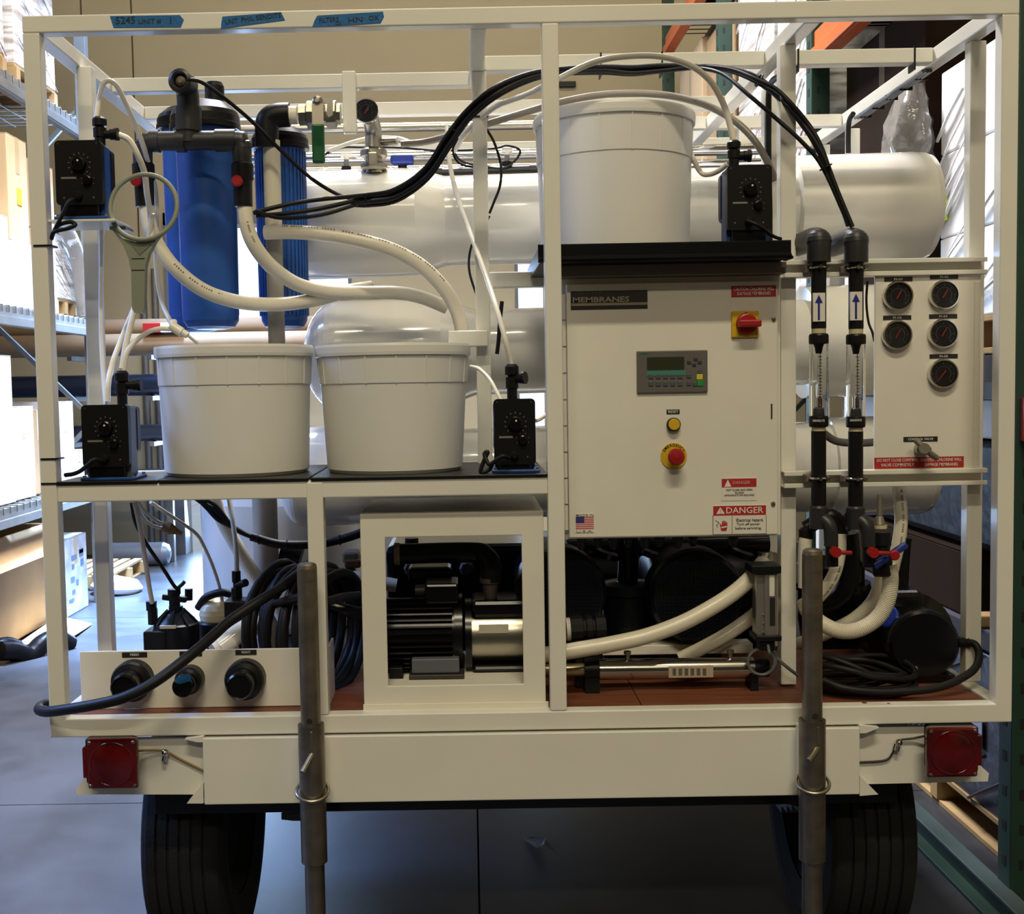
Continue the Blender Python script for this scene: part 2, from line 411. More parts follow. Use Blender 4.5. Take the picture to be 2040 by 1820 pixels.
# inner posts (px centre, depth, bottom z)
def vpost(px, py, Y, z0, z1=ZT-T, wd=T):
    x = W(px, py, Y).x
    tbox('post', x-wd/2, x+wd/2, Y, Y+T, z0, z1)
YP = .20
vpost(1571, 700, YP, ZD, ZT-T)
vpost(1945, 700, YP, ZD, ZT-T)
vpost(176, 400, .275, ZD)
vpost(960, 500, YC, W(960, 955, YC).z-.01)
vpost(1536, 250, .62, ZD); vpost(1484, 300, YD+.0, ZD)
vpost(1702, 300, YD+T, ZD); vpost(1643, 300, YE-T, ZD)
tbox('stub_rail', W(893, 675, YC-.04).x, W(972, 675, YC-.04).x, YC-.04, YC-.002, W(930, 690, YC-.04).z, W(930, 658, YC-.04).z)
tbox('stub_rail', W(972, 560, YC+.05).x, W(1085, 560, YC+.05).x, YC+.05, YC+.05+T, W(1030, 572, YC+.05).z, W(1030, 541, YC+.05).z)
# channel struts that carry the gauge panel
for (ya, yb) in ((515, 549), (936, 969)):
    xa, xb_ = W(1556, ya, .19).x, W(1957, ya, .19).x
    za, zb = W(1757, ya, .16).z, W(1757, yb, .16).z
    g = G(); g.box(xa, xb_, .165, .199, za-.004, za); g.box(xa, xb_, .165, .199, zb, zb+.004); g.box(xa, xb_, .195, .199, zb, za)
    g.box(xa, xb_, .160, .165, za-.011, za); g.box(xa, xb_, .160, .165, zb, zb+.011)
    make('strut_channel', g, WHITE, tr, .0015)
# deck
PLY = mat('red_brown_plywood', (.17, .055, .026), .5, var=.3, vs=3)
nt = PLY.node_tree; tcn = [n for n in nt.nodes if n.type == 'TEX_COORD'][0]; nz = [n for n in nt.nodes if n.type == 'TEX_NOISE'][0]
mp = nt.nodes.new('ShaderNodeMapping'); mp.inputs['Scale'].default_value = (1.2, 16, 16); nt.links.new(tcn.outputs['Object'], mp.inputs['Vector']); nt.links.new(mp.outputs['Vector'], nz.inputs['Vector'])
zdk = ZD-.006
tbox('deck_board', X0+T+.001, xl, T+.001, .60, zdk-.018, zdk, PLY, .001)
tbox('deck_board', xl+.002, xm+.2, T+.001, .60, zdk-.018, zdk, PLY, .001)
tbox('deck_board', xm+.202, X1-T-.001, T+.001, .60, zdk-.018, zdk, PLY, .001)
tbox('blackened_rear_deck', -.86, .2, .602, 3.4, zdk-.018, zdk, BLACK, .001)  # rear deck lengthened unseen to block light, blackened to cut bounce
tbox('blackened_rear_deck', .202, X1-T, .602, 3.4, zdk-.018, zdk, BLACK, .001)
for x in (-.74, .2, 1.0): tbox('chassis_beam', x-.03, x+.03, T+.02, 3.4, ZB-.11, zdk-.019, WHITE)
# bumper channel, flange tips cut at an angle
zc1 = ZB-.004; pxl, pxr = 405, 1713
xa, xb_ = W(pxl, 1530, -.012).x, W(pxr, 1500, -.012).x
zc0 = W(1020, 1593, -.012).z
g = G().box(xa, xb_, -.012, -.004, zc0, zc1)
make('bumper_web', g, WHITE, tr, .002)
for (z0, z1) in ((zc1-.011, zc1-.001), (zc0+.001, zc0+.011)):
    g = G(); o = W(370, 1470, 0).x; o2 = W(1750, 1450, 0).x
    vs = [(xa, -.006), (xb_, -.006), (o2, .06), (o, .06)]
    n = 4
    A = [(x, y, z0) for x, y in vs]; B = [(x, y, z1) for x, y in vs]
    g.add(A+B, [(3,2,1,0), (4,5,6,7)]+[(i, (i+1) % n, (i+1) % n+n, i+n) for i in range(n)])
    make('bumper_flange', g, WHITE, tr, .0015)
# angled gusset tips seen at each lower end
make('gusset', G().pprism([(372, 1600), (405, 1560), (405, 1600)], -.010, .02), WHITE, tr)
make('gusset', G().pprism([(1750, 1582), (1713, 1545), (1713, 1585)], -.010, .02), WHITE, tr)
make('gusset', G().pprism([(368, 1472), (405, 1466), (405, 1478), (392, 1478)], -.010, .02), WHITE, tr)
make('gusset', G().pprism([(1752, 1449), (1713, 1444), (1713, 1460), (1725, 1460)], -.010, .02), WHITE, tr)
# light brackets
make('light_bracket', G().pprism([(152, 1582), (152, 1572), (165, 1553), (200, 1470), (420, 1468), (420, 1582)], .02, .028), WHITE, tr, .001)
make('light_bracket', G().pprism([(1700, 1562), (1968, 1556), (1970, 1540), (1955, 1526), (1925, 1445), (1700, 1448)], .02, .028), WHITE, tr, .001)
# paint chips and bolt heads on the rail
g = G()
for px, py in ((343, 1417), (388, 1418), (1722, 1400), (1770, 1401)): g.cyl(Wz(px, py, ZD-.0005), Wz(px, py, ZD-.0005)+Vector((0, 0, .001)), .006 if px in (388, 1722) else .004, n=10)
make('rust_spot', g, mat('rust', (.09, .05, .025), .9), tr, kind='stuff')
# tail lamps
def tail_lamp(px, py, sgn):
    Y = -.05; c = W(px, py, Y); h = .058
    g = G().box(c.x-h, c.x+h, Y, Y+.022, c.z-h, c.z+h)
    lamp = make('tail_lamp', g, LENSR, tr, .006, label='red square tail lamp')
    make('lamp_housing', G().box(c.x-h*.93+sgn*.014, c.x+h*.93+sgn*.014, Y+.022, .02, c.z-h*.9, c.z+h*.9), BLACK, lamp, .004)
    g = G().box(c.x+sgn*h*.95, c.x+sgn*(h+.014), Y+.012, Y+.055, c.z-h*.62, c.z+h*.62)
    make('side_marker', g, LENSR, lamp, .003)
    g = G().lathe([(.003, -.006), (.02, -.0045), (.040, -.002), (.050, 0)], (c.x, Y, c.z), (0, 1, 0), 36)
    make('round_lens', g, LENSR, lamp)
    make('lens_ring', G().torus((c.x, Y, c.z), (0, 1, 0), .050, .0022, 36, 6), LENSR, lamp)
    for a in (-1, 1):
        for b in (-1, 1):
            make('screw', G().lathe([(.0045, 0), (.003, -.003)], (c.x+a*(h-.008), Y, c.z+b*(h-.008)), (0, 1, 0), 10), STEEL, lamp)
tail_lamp(223, 1522, -1); tail_lamp(1899, 1499, 1)
# lamp wires and clips
YELW = mat('yellow_brown_wire', (.25, .17, .05), .5)
make('lamp_wire', G().ptube([(275, 1495, -.0), (310, 1494, .01), (332, 1497, .012), (360, 1512, .015), (406, 1535, .015)], 2.2), YELW, tr)
make('lamp_wire', G().ptube([(1845, 1465, 0), (1820, 1470, .01), (1788, 1476, .012), (1778, 1500, .015), (1762, 1514, .015), (1713, 1518, .015)], 2.2), DARKST, tr)
for px, py in ((331, 1500), (1788, 1480)):
    c = W(px, py, .014); g = G().sphere(c+Vector((0, -.008, .004)), .009, 10); g.cyl(c+Vector((-.001, -.006, -.002)), c+Vector((-.004, -.006, -.016)), .006, n=8)
    make('wire_clip', g, CHROME, tr)
# wheels
def wheel(px0, px1, name='wheel'):
    Yc = .46; cx0, cx1 = W(px0, 1640, .17).x, W(px1, 1640, .17).x
    R = .335; wd = cx1-cx0; zc = R
    prof = []
    n = 20
    sh = [(.60, 0), (.84, -.02), (.95, .03), (.985, .09)]
    half = [(R*.60, .06), (R*.80, .0), (R*.93, .012), (R*.982, .05)]
    tread = []
    for gx in (.22, .36, .5, .64, .78):
        tread += [(R, gx-.018), (R*.975, gx-.014), (R*.975, gx+.014), (R, gx+.018)]
    prof = [(r, h*wd) for r, h in half]+[(R*.995, .1*wd)]+[(r, h*wd) for r, h in tread]+[(R*.995, .9*wd)]+[(r, (1-h)*wd) for r, h in half[::-1]]
    t = make('tyre', G().lathe(prof, (cx0, Yc, zc), (1, 0, 0), 64, True, False), TYRE, tr)
    make('wheel_rim', G().lathe([(R*.2, .18*wd), (R*.5, .22*wd), (R*.60, .08*wd), (R*.60, .92*wd), (R*.5, .75*wd), (R*.2, .7*wd)], (cx0, Yc, zc), (1, 0, 0), 32), TYRE, tr)
wheel(281, 446); wheel(1650, 1824)
make('axle', G().box(-.62, 1.0, .42, .50, .50, .57), DARKST, tr, .004)
for x in (-.45, .82):
    for k in range(4): make('spring_leaf', G().box(x-.03, x+.03, .14+.05*k, .80-.05*k, .44-.02*k, .458-.02*k), DARKST, tr, .002)
make('cross_member', G().box(-.78, 1.02, .10, .16, W(1020, 1611, .10).z, ZB-.10), BLACKG, tr, .003)
g = G()
for px in (530, 545, 563, 578): g.ptube([(px, 1596, .12), (px+4, 1610, .12), (px+12, 1611, .12), (px+14, 1596, .12)], 3, 8)
make('brake_line', g, RUBBER, tr)
make('brake_line', G().ptube([(1515, 1592, .14), (1540, 1600, .14), (1560, 1596, .14), (1590, 1604, .14)], 3, 8), RUBBER, tr)
# ================================================================ jack legs
def jack(px_up, y_top, sx, y_sl0, y_sl1, labelname, pin):
    Yj = -.062
    # vertical pole: all round tubes share one axis
    a = W(sx, 1575, Yj); x = a.x
    r2 = S(26.5, Yj); r1 = S(21, Yj)
    root = thing('jack_leg', labelname, 'jack leg', (x, Yj, 0))
    z1, z2, zt = W(sx, y_sl1, Yj).z, W(sx, y_sl0, Yj).z, W(px_up, y_top, Yj).z
    make('outer_sleeve', G().lathe([(r1, 0), (r2, 0), (r2, z2-z1), (r1, z2-z1)], (x, Yj, z1), (0, 0, 1), 32, True, False), ZINC, root, .0)
    make('inner_tube', G().lathe([(r1*.96, .012), (r1*.96, zt-.012), (r1*.90, zt-.004), (r1*.7, zt)], (x, Yj, 0), (0, 0, 1), 32), ZINC, root)
    make('foot_pad', G().box(x-.075, x+.075, Yj-.075, Yj+.075, 0, .012), ZINC, root, .003)
    zr = W(sx, 1582 if sx < 1000 else 1566, Yj-.03).z
    g = G().torus((x, Yj-.004, zr), (.06*pin, -.42, 1), r2*1.22, .0042, 32, 8)
    make('snap_ring', g, STEEL, root)
    zp = W(sx, 1505 if sx < 1000 else 1493, Yj).z
    p0 = Vector((x+.004, Yj-r2+.004, zp+.012)); p1 = Vector((x-.014-.012*(pin < 0), Yj-r2-.03, zp-.018+.012*(pin < 0)))
    make('lock_pin', G().cyl(p0, p1, .0055, n=12), STEEL, root)
    make('weld_seam', G().box(x+.002, x+.007, Yj-r2-.001, Yj-r2+.003, zp+.02, z2-.01), STEEL, root, .001)
    zh = W(sx, 1431 if sx < 1000 else 1421, Yj).z
    make('pin_hole', G().cyl((x, Yj-r1*.965, zh), (x, Yj-r1*.96+.004, zh), .0065, n=16), INK, root)
    # bracket that ties the sleeve to the bumper
    make('mount_bracket', G().box(x-.024, x+.024, Yj+r2*.6, -.012, zp-.09, zp+.05), WHITE, root, .002)
jack(611, 1121, 623, 1441, 1715, 'weathered steel drop jack leg in front of the coiled black cable', 1)
jack(1608, 1093, 1618, 1432, 1711, 'weathered steel drop jack leg in front of the flow meter hoses', -1)
# ================================================================ pressure vessels
def vessel(label, pxl, pyl, pxr, pyr, Y, r, rc, capl, capr, dome=0.0):
    a = W(pxl, pyl, Y); b = W(pxr, pyr, Y); ax = (b-a).normalized(); L = (b-a).length
    root = thing('pressure_vessel', label, 'tank', ((a.x+b.x)/2, Y, min(a.z, b.z)-rc))
    if capl: make('shell', G().lathe([(r, capl*.8), (r, L-(capr*.8 if capr else 0))], a, ax, 56, True, not capr), VESSEL, root)
    if capl:
        if dome:
            prof = [(rc*math.sin(t*math.pi/2/10), dome*(1-math.cos(t*math.pi/2/10))) for t in range(11)]
            prof[0] = (1e-4, 0)
        else:
            prof = [(rc*.55, .004), (rc*.90, .0), (rc*.975, .004), (rc, .016)]
        prof += [(rc, capl*.72), (rc*.985, capl*.82), (r*1.02, capl*1.0), (r, capl*1.02)]
        make('end_cap', G().lathe(prof, a, ax, 56), VESSEL, root)
    if capr:
        prof = [(r, L-capr*1.01), (rc, L-capr), (rc, L-.05), (rc*.985, L-.02), (rc*.95, L-.004), (rc*.8, L)]
        make('end_cap', G().lathe(prof, a, ax, 56), VESSEL, root)
    return root, a, ax, L
v1, va, vax, vL = vessel('uppermost white horizontal pressure vessel, end caps showing behind the blue filters and the flow meters', 597, 450, 1846, 411, .78, .130, .156, .42, .40)
v2 = vessel('middle white horizontal pressure vessel with domed end behind the white tubs', 606, 712, 1800, 676, .80, .126, .165, .50, .30, .11)
v3 = vessel('lowest white horizontal pressure vessel behind the shelf and under the gauge panel', 556, 950, 1844, 925, .82, .135, .148, .30, .30, .07)
# black saddles that carry the vessels on the frame
for k, px in enumerate((640, 1010, 1500)):
    for (pc, rr) in (((450-(px-597)*.031), .158), ):
        c = W(px, pc, .78)
# steel tee with gauge on top of uppermost vessel
Yg = .70
c = W(745, 330, Yg)
root = thing('gauge_riser', 'stainless clamped riser with round black pressure gauge on the uppermost vessel', 'gauge', (c.x, Yg, W(745, 345, Yg).z))
z = lambda py: W(745, py, Yg).z
r_ = S(18, Yg)
make('riser_pipe', G().tube([(c.x, Yg, z(345)), (c.x, Yg, z(285)), (c.x, Yg-.004, z(262)), (W(740, 240, Yg).x, Yg-.03, z(240)), (W(729, 222, Yg).x, Yg-.07, z(222))], r_*.92, 20), STEEL, root)
make('pipe_clamp', G().lathe([(r_*1.1, 0), (r_*1.5, .008), (r_*1.5, .024), (r_*1.1, .032)], (c.x, Yg, z(318)), (0, 0, 1), 24), STEEL, root)
make('clamp_half', G().lathe([(r_*1.15, 0), (r_*1.5, .006), (r_*1.5, .016), (r_*1.15, .022)], (c.x, Yg, z(340)), (0, 0, 1), 24), STEEL, root)
make('clamp_bolt', G().box(c.x-.014, c.x+.014, Yg-r_*1.7, Yg-r_*1.2, z(336), z(308)), STEEL, root, .004)
make('side_port', G().cyl((c.x+r_*.8, Yg, z(283)), (c.x+r_*2.6, Yg-.01, z(284)), .012, n=14), STEEL, root)
# gauge face
NEEDLE = mat('red_needle', (.55, .05, .03), .5)
def gauge(parent, px, py, Y, rpx, mode=0):
    r = S(rpx, Y); c = W(px, py, Y)
    gb = make('gauge_body', G().lathe([(r*.97, .014), (r, .010), (r, .0), (r*.97, -.004), (r*.88, -.004), (r*.86, .002)], c, (0, 1, 0), 36, True, False), CHROME, parent)
    make('dial', G().cyl(c+Vector((0, .002, 0)), c+Vector((0, .006, 0)), r*.87, n=36), INK, gb)
    g = G(); y = c.y+.0012
    for k in range(25):
        a = math.radians(225-k*270/24); q = Vector((math.cos(a), 0, math.sin(a)))
        L = .16 if k % 4 == 0 else .09
        p = Vector((c.x, y, c.z))
        g.bar(p+q*r*(.78-L), p+q*r*.78, .0014 if k % 4 == 0 else .0008, .0004, (0, 1, 0))
    for k in range(36):
        a0 = math.radians(225-k*7.5); a1 = math.radians(225-(k+1)*7.5)
        p = Vector((c.x, y, c.z))
        g.bar(p+Vector((math.cos(a0), 0, math.sin(a0)))*r*.5, p+Vector((math.cos(a1), 0, math.sin(a1)))*r*.5, .0009, .0004, (0, 1, 0))
    make('dial_scale', g, mat('dial_grey', (.20, .19, .17), .6) if 'dial_grey' not in MATS else MATS['dial_grey'], gb, kind='stuff')
    a = math.radians(60 if mode == 0 else 232)
    q = Vector((math.cos(a), 0, math.sin(a))); p = Vector((c.x, y-.001, c.z))
    if mode == 1: make('needle', G().bar(p+q*r*.62, p-q*r*.3, .0028, .0006, (0, 1, 0)), NEEDLE, gb)
    else: make('needle', G().bar(p-q*r*.22, p+q*r*.42, .0026, .0006, (0, 1, 0)), NEEDLE, gb)
    make('gauge_lens', G().lathe([(1e-4, -.005), (r*.5, -.0042), (r*.9, -.002)], c, (0, 1, 0), 36), GLASSG, gb)
    return gb
gauge(root, 729, 221, Yg-.085, 25)
# chrome feed pipes and black manifold at the rear
def hpipe(name, pxa, pya, pxb, pyb, Y, rpx, material, label, cat='pipe', group=None):
    return solo(name, G().cyl(W(pxa, pya, Y), W(pxb, pyb, Y), S(rpx, Y), n=24), material, label, cat, group)
hpipe('steel_pipe', 330, 262, 1560, 240, 1.18, 9, STEEL, 'highest of the long polished pipes running behind the pressure vessels', group='polished pipes behind the vessels')
hpipe('steel_pipe', 330, 320, 1560, 296, 1.12, 11, CHROME, 'middle long polished pipe behind the vessels, level with the blue valve handle', group='polished pipes behind the vessels')
hpipe('steel_pipe', 330, 348, 1560, 322, 1.08, 8, CHROME, 'lowest long polished pipe running just over the uppermost vessel', group='polished pipes behind the vessels')
mr = thing('black_manifold', 'black plastic manifold pipe lying behind the uppermost vessel', 'pipe', W(930, 350, 1.0))
make('manifold_pipe', G().cyl(W(770, 352, 1.0), W(1140, 338, 1.0), S(13, 1.0), n=20), BLACK, mr)
for px in (873, 1062): make('union_ring', G().cyl(W(px-8, 349-(px-873)*.03, 1.0), W(px+8, 349-(px-873)*.03, 1.0), S(17, 1.0), n=20), BLACK, mr)
vb = make('valve_body', G().cyl(W(802, 346, 1.0), W(802, 318, 1.0), S(9, 1.0), n=16), BLACK, mr)
make('blue_handle', G().box(W(778, 320, .99).x, W(824, 320, .99).x, .975, 1.02, W(800, 328, .99).z, W(800, 309, .99).z), BLUEH, vb, .008, label='blue tee handle')
for px in (690, 1010):
    y0 = 352-(px-690)*.03
    f = make('tubing_fitting', G().cyl(W(px, y0+4, 1.0), W(px, y0-20, 1.0), S(10, 1.0), n=16), BLACK, mr)
    make('compression_nut', G().cyl(W(px, y0-20, 1.0), W(px, y0-34, 1.0), S(5, 1.0), n=12), GALV, f)
    make('tee_top', G().cyl(W(px-11, y0-44, 1.0), W(px+11, y0-44, 1.0), S(5.5, 1.0), n=12), TUBEC, f)
    make('tee_stem', G().cyl(W(px, y0-34, 1.0), W(px, y0-42, 1.0), S(5, 1.0), n=12), TUBEC, f)
solo('black_tube_loop', G().ptube([(645, 308, 1.0), (680, 294, .98), (720, 293, .99), (800, 294, 1.0), (880, 300, 1.0), (980, 296, .98), (1010, 290, .98), (1036, 300, .98), (1024, 322, .98), (1000, 335, .98), (960, 330, .99), (915, 318, 1.0), (900, 280, .95), (915, 262, .9)], 2.4), RUBBER, 'thin black tube joining the two manifold fittings behind the uppermost vessel', 'tube')
# white drum on the deck
zdk2 = ZD-.004
YDR = 1.16; a = W(408, 1150, YDR); b = W(724, 1150, YDR); rr = (b.x-a.x)/2
solo('white_drum', G().lathe([(rr*.97, 0), (rr, .02), (rr, W(550, 975, YDR).z-zdk2-.03), (rr*.96, W(550, 975, YDR).z-zdk2), (rr*.5, W(550, 975, YDR).z-zdk2+.02)], ((a.x+b.x)/2, YDR, zdk2), (0, 0, 1), 48), VESSEL, 'large plain white drum standing on the deck behind the coiled black cable', 'drum')
# ================================================================ tubs
def tub(label, pxl, pxr, py_top, pbl, pbr, py_bot, Yf, z_bot=None):
    # rim left / right px at the centre depth
    Yc = Yf
    for _ in range(4):
        R = S((pxr-pxl)/2, Yc); Yc = Yf+R
    c = W((pxl+pxr)/2, py_top+30, Yc); rb = S((pbr-pbl)/2, Yc)
    zt = W((pxl+pxr)/2, py_top, Yc-R).z; zb = W((pbl+pbr)/2, py_bot, Yc-rb).z if z_bot is None else z_bot
    H = zt-zb
    root = thing('white_tub', label, 'tub', (c.x, Yc, zb), 'white plastic tubs')
    def rad(h): return rb+(R*.965-rb)*(h/H)
    hs = H*.69
    make('tub_body', G().lathe([(rb*.5, .004), (rb*.96, 0), (rb, .008), (rad(hs), hs), (rad(hs)+.0022, hs+.003), (rad(H)+.001, H-.022), (rad(H)-.004, H-.01), (rad(hs)-.006, hs), (rb-.006, .02), (rb*.4, .015)], (c.x, Yc, zb), (0, 0, 1), 72, True, False), BUCKET, root)
    make('rim', G().lathe([(R*.955, H-.030), (R*.995, H-.027), (R, H-.020), (R, H-.006), (R*.992, H), (R*.97, H), (R*.962, H-.01)], (c.x, Yc, zb), (0, 0, 1), 72, True, False), BUCKET, root)
    for k in range(16):
        a = 2*math.pi*k/16+.1
        q = Vector((math.cos(a), math.sin(a), 0)); p = Vector((c.x, Yc, zb))
        r0, r1 = rad(hs)+.0012, rad(H)+.0008
        make('rib', G().bar(p+q*r0+Vector((0, 0, hs+.002)), p+q*r1+Vector((0, 0, H-.028)), .0032, .0040, q), BUCKET, root)
    return root
zmat = zs1+.008
tub('white plastic tub on the lower shelf beside the lower left dosing pump', 312, 623, 684, 338, 622, 950, .02, zmat)
tub('white plastic tub on the lower shelf in front of the domed vessel end', 629, 937, 682, 659, 928, 947, .02, zmat)
# ================================================================ top tray
TY = .05
zt0 = W(1330, 482, TY).z
xta, xtb = W(1072, 500, TY).x, W(1576, 500, TY).x
ty = thing('black_tray', 'black plastic tray with raised lip on top of the control cabinet', 'tray', ((xta+xtb)/2, .3, W(1330, 520, TY).z))
zt1 = W(1330, 518, TY).z
make('tray_floor', G().box(xta+.01, xtb-.012, TY+.01, .60, zt1, zt1+.008), BLACK, ty, .002)
g = G().xprism([(TY+.0, zt0), (TY+.010, zt0), (TY+.010, zt1), (TY-.008, zt1+.003), (TY-.008, zt1+.008), (TY-.001, zt1+.011)], xta, xtb)
TRAYM = mat('tray_black', (.005, .005, .005), .6, ior=1.15)
make('front_lip', g, TRAYM, ty, .003)
make('side_lip', G().box(xtb-.012, xtb-.004, TY+.012, .60, zt1, zt0), BLACK, ty, .002)
make('side_lip', G().box(xta+.004, xta+.012, TY+.012, .60, zt1, zt0), BLACK, ty, .002)
make('back_lip', G().box(xta+.004, xtb-.004, .60, .608, zt1, zt0), BLACK, ty, .002)
make('corner_tab', G().box(xtb-.006, xtb+.006, TY+.0, TY+.05, zt1-.002, zt1+.006), BLACK, ty, .002)
zu = W(1330, 549, .13).z
tbox('tray_support', W(1117, 535, .12).x, W(1566, 535, .12).x, .115, .58, zu, zt1-.001, BROWNP, .002)
tub('largest white plastic tub, standing on the black tray above the cabinet', 1064, 1380, 197, 1080, 1368, 482, TY+.06, zt1+.008)
mat('dim_mark', (.20, .20, .19), .6)
# ================================================================ dosing pumps
def dosing_pump(label, fx0, fy0, fx1, fy1, by1, Y, tee_side=1, cord=None, knob=0.0, metal=BLUEP, zbase=None):
    a = W(fx0, (fy0+fy1)/2, Y); b = W(fx1, (fy0+fy1)/2, Y)
    zt = W((fx0+fx1)/2, fy0, Y).z; z0 = W((fx0+fx1)/2, fy1, Y).z; zb = W((fx0+fx1)/2, by1, Y).z if zbase is None else zbase
    x0, x1 = a.x, b.x; cx = (x0+x1)/2; w_ = x1-x0; h_ = zt-z0
    root = thing('dosing_pump', label, 'pump', (cx, Y+.06, zb), 'dosing pumps with black dial faces')
    def rrect(x0, x1, z0, z1, r, n=5):
        P = []
        for (ccx, ccz, s) in ((x1-r, z1-r, 0), (x0+r, z1-r, 90), (x0+r, z0+r, 180), (x1-r, z0+r, 270)):
            for k in range(n+1):
                t = math.radians(s+90*k/n); P.append((ccx+r*math.cos(t), ccz+r*math.sin(t)))
        return P
    face = make('face_plate', G().prism(rrect(x0, x1, z0, zt, .010), Y, Y+.022), BLACK, root, .002)
    make('housing', G().prism(rrect(x0+.002, x1-.002, zb+.006, zt-.002, .008), Y+.022, Y+.075), metal, root, .001)
    make('rear_cover', G().prism(rrect(x0+.0, x1-.0, z0+.028, zt-.004, .012), Y+.075, Y+.10), BLACK, root, .003)
    foot = make('base_flange', G().box(x0-.006, x1+.010, Y-.004, Y+.11, zb, zb+.007), BLUEP, root, .002)
    for (sx, sy) in ((x0+.002, Y+.004), (x1+.004, Y+.004), (x1+.004, Y+.1)):
        make('flange_bolt', G().cyl((sx, sy, zb+.007), (sx, sy, zb+.012), .0045, n=6), STEEL, foot)
    make('lower_skirt', G().box(x0+.012, x1-.012, Y+.004, Y+.03, zb+.006, z0+.004), BLACKG, root, .003)
    # dial
    kx, kz = cx+w_*.02, z0+h_*.63
    kn = make('dial_knob', G().lathe([(.017, 0), (.016, -.012), (.013, -.014)], (kx, Y, kz), (0, 1, 0), 24), BLACKG, face)
    g = G()
    for k in range(11):
        t = math.radians(225-27*k); q = Vector((math.cos(t), 0, math.sin(t)))
        g.bar(Vector((kx, Y-.0004, kz))+q*.0225, Vector((kx, Y-.0004, kz))+q*.0265, .0014, .0006, (0, 1, 0))
    k2 = (kx+w_*.17, z0+h_*.38)
    for k in range(6):
        t = math.radians(210-48*k); q = Vector((math.cos(t), 0, math.sin(t)))
        g.bar(Vector((k2[0], Y-.0004, k2[1]))+q*.014, Vector((k2[0], Y-.0004, k2[1]))+q*.016, .0012, .0006, (0, 1, 0))
    make('dial_marks', g, MATS['dim_mark'], face, kind='stuff')
    make('selector_knob', G().lathe([(.011, 0), (.010, -.010), (.007, -.011)], (k2[0], Y, k2[1]), (0, 1, 0), 20), BLACKG, face)
    make('dial_pointer', G().box(kx-.001, kx+.003, Y-.0150, Y-.0135, kz+.004, kz+.008), WINK, face)
    for sx in (-.33, .30):
        make('face_screw', G().lathe([(.003, 0), (.002, -.0015)], (cx+w_*sx, Y, z0+h_*.11), (0, 1, 0), 10), STEEL, face)
    for sx, sz in ((-.42, .95), (.40, .95)):
        make('face_screw', G().lathe([(.0025, 0), (.002, -.001)], (cx+w_*sx, Y, z0+h_*sz), (0, 1, 0), 10), DARKST, face)
    make('name_bar', G().box(cx-w_*.38, cx-w_*.05, Y-.0005, Y+.001, z0+h_*.405, z0+h_*.435), mat('dim_print', (.18, .17, .16), .5) if 'dim_print' not in MATS else MATS['dim_print'], face)
    make('cord_gland', G().lathe([(.010, 0), (.010, -.008), (.006, -.014)], (cx-w_*.02, Y, z0+h_*.14), (0, 1, 0), 16), BLACK, face)
    return root, (x0, x1, zb, z0, zt, cx)
def valve_head(parent, px, py0, py1, Y, tdir, ty_, tpx):
    """vertical degassing valve: stacked fittings with one side branch"""
    x = W(px, (py0+py1)/2, Y).x; za, zb = W(px, py1, Y).z, W(px, py0, Y).z; H = zb-za
    v = make('valve_body', G().lathe([(.012, 0), (.012, H*.30), (.015, H*.32), (.015, H*.62), (.010, H*.64), (.010, H*.70)], (x, Y, za), (0, 0, 1), 20), BLACK, parent)
    make('union_nut', G().lathe([(.0105, H*.68), (.0165, H*.70), (.0165, H*.92), (.011, H)], (x, Y, za), (0, 0, 1), 14, False), BLACK, v)
    z = W(px, ty_, Y).z; L = S(tpx, Y)
    make('side_branch', G().lathe([(.0105, .01), (.0105, L*.55), (.013, L*.57), (.013, L*.8), (.015, L*.82), (.015, L)], (x, Y, z), tdir, 14), BLACK, v)
    return v
p1, d1_ = dosing_pump('dosing pump on the upper left bracket beside the trailer corner post', 110, 279, 203, 408, 437, .02)
valve_head(p1, 199, 233, 292, .075, (1, 0, 0), 268, 36)
# the bracket the pump stands on
zbk = d1_[2]
tbox('pump_bracket', X0+T, d1_[1]+.028, .012, .16, zbk-.006, zbk-.0005, WHITE, .001)
tbox('pump_bracket_angle', d1_[1]-.012, d1_[1]+.030, .10, .155, zbk-.014, zbk-.0065, GALV, .002)
p2, d2_ = dosing_pump('dosing pump at the left end of the lower shelf', 163, 806, 256, 930, 946, .015, zbase=zmat, metal=mat('steel_blue_housing', (.10, .115, .135), .4))
valve_head(p2, 243, 738, 806, .075, (1, 0, 0), 767, 39)
p3, d3_ = dosing_pump('dosing pump at the right end of the lower shelf by the white post', 984, 794, 1067, 925, 942, .04, zbase=zmat)
valve_head(p3, 1020, 725, 795, .075, (1, -.55, .1), 755, 30)
p4, d4_ = dosing_pump('dosing pump standing on the black tray beside the largest tub', 1449, 328, 1538, 458, 480, .10, zbase=zt1+.008)
valve_head(p4, 1462, 280, 332, .15, (1, 0, 0), 311, 33)
make('mount_block', G().box(d4_[0]-.012, d4_[1]+.012, .10, .21, zt1+.009, d4_[2]+.0), BLUEP, p4, .002) if False else None
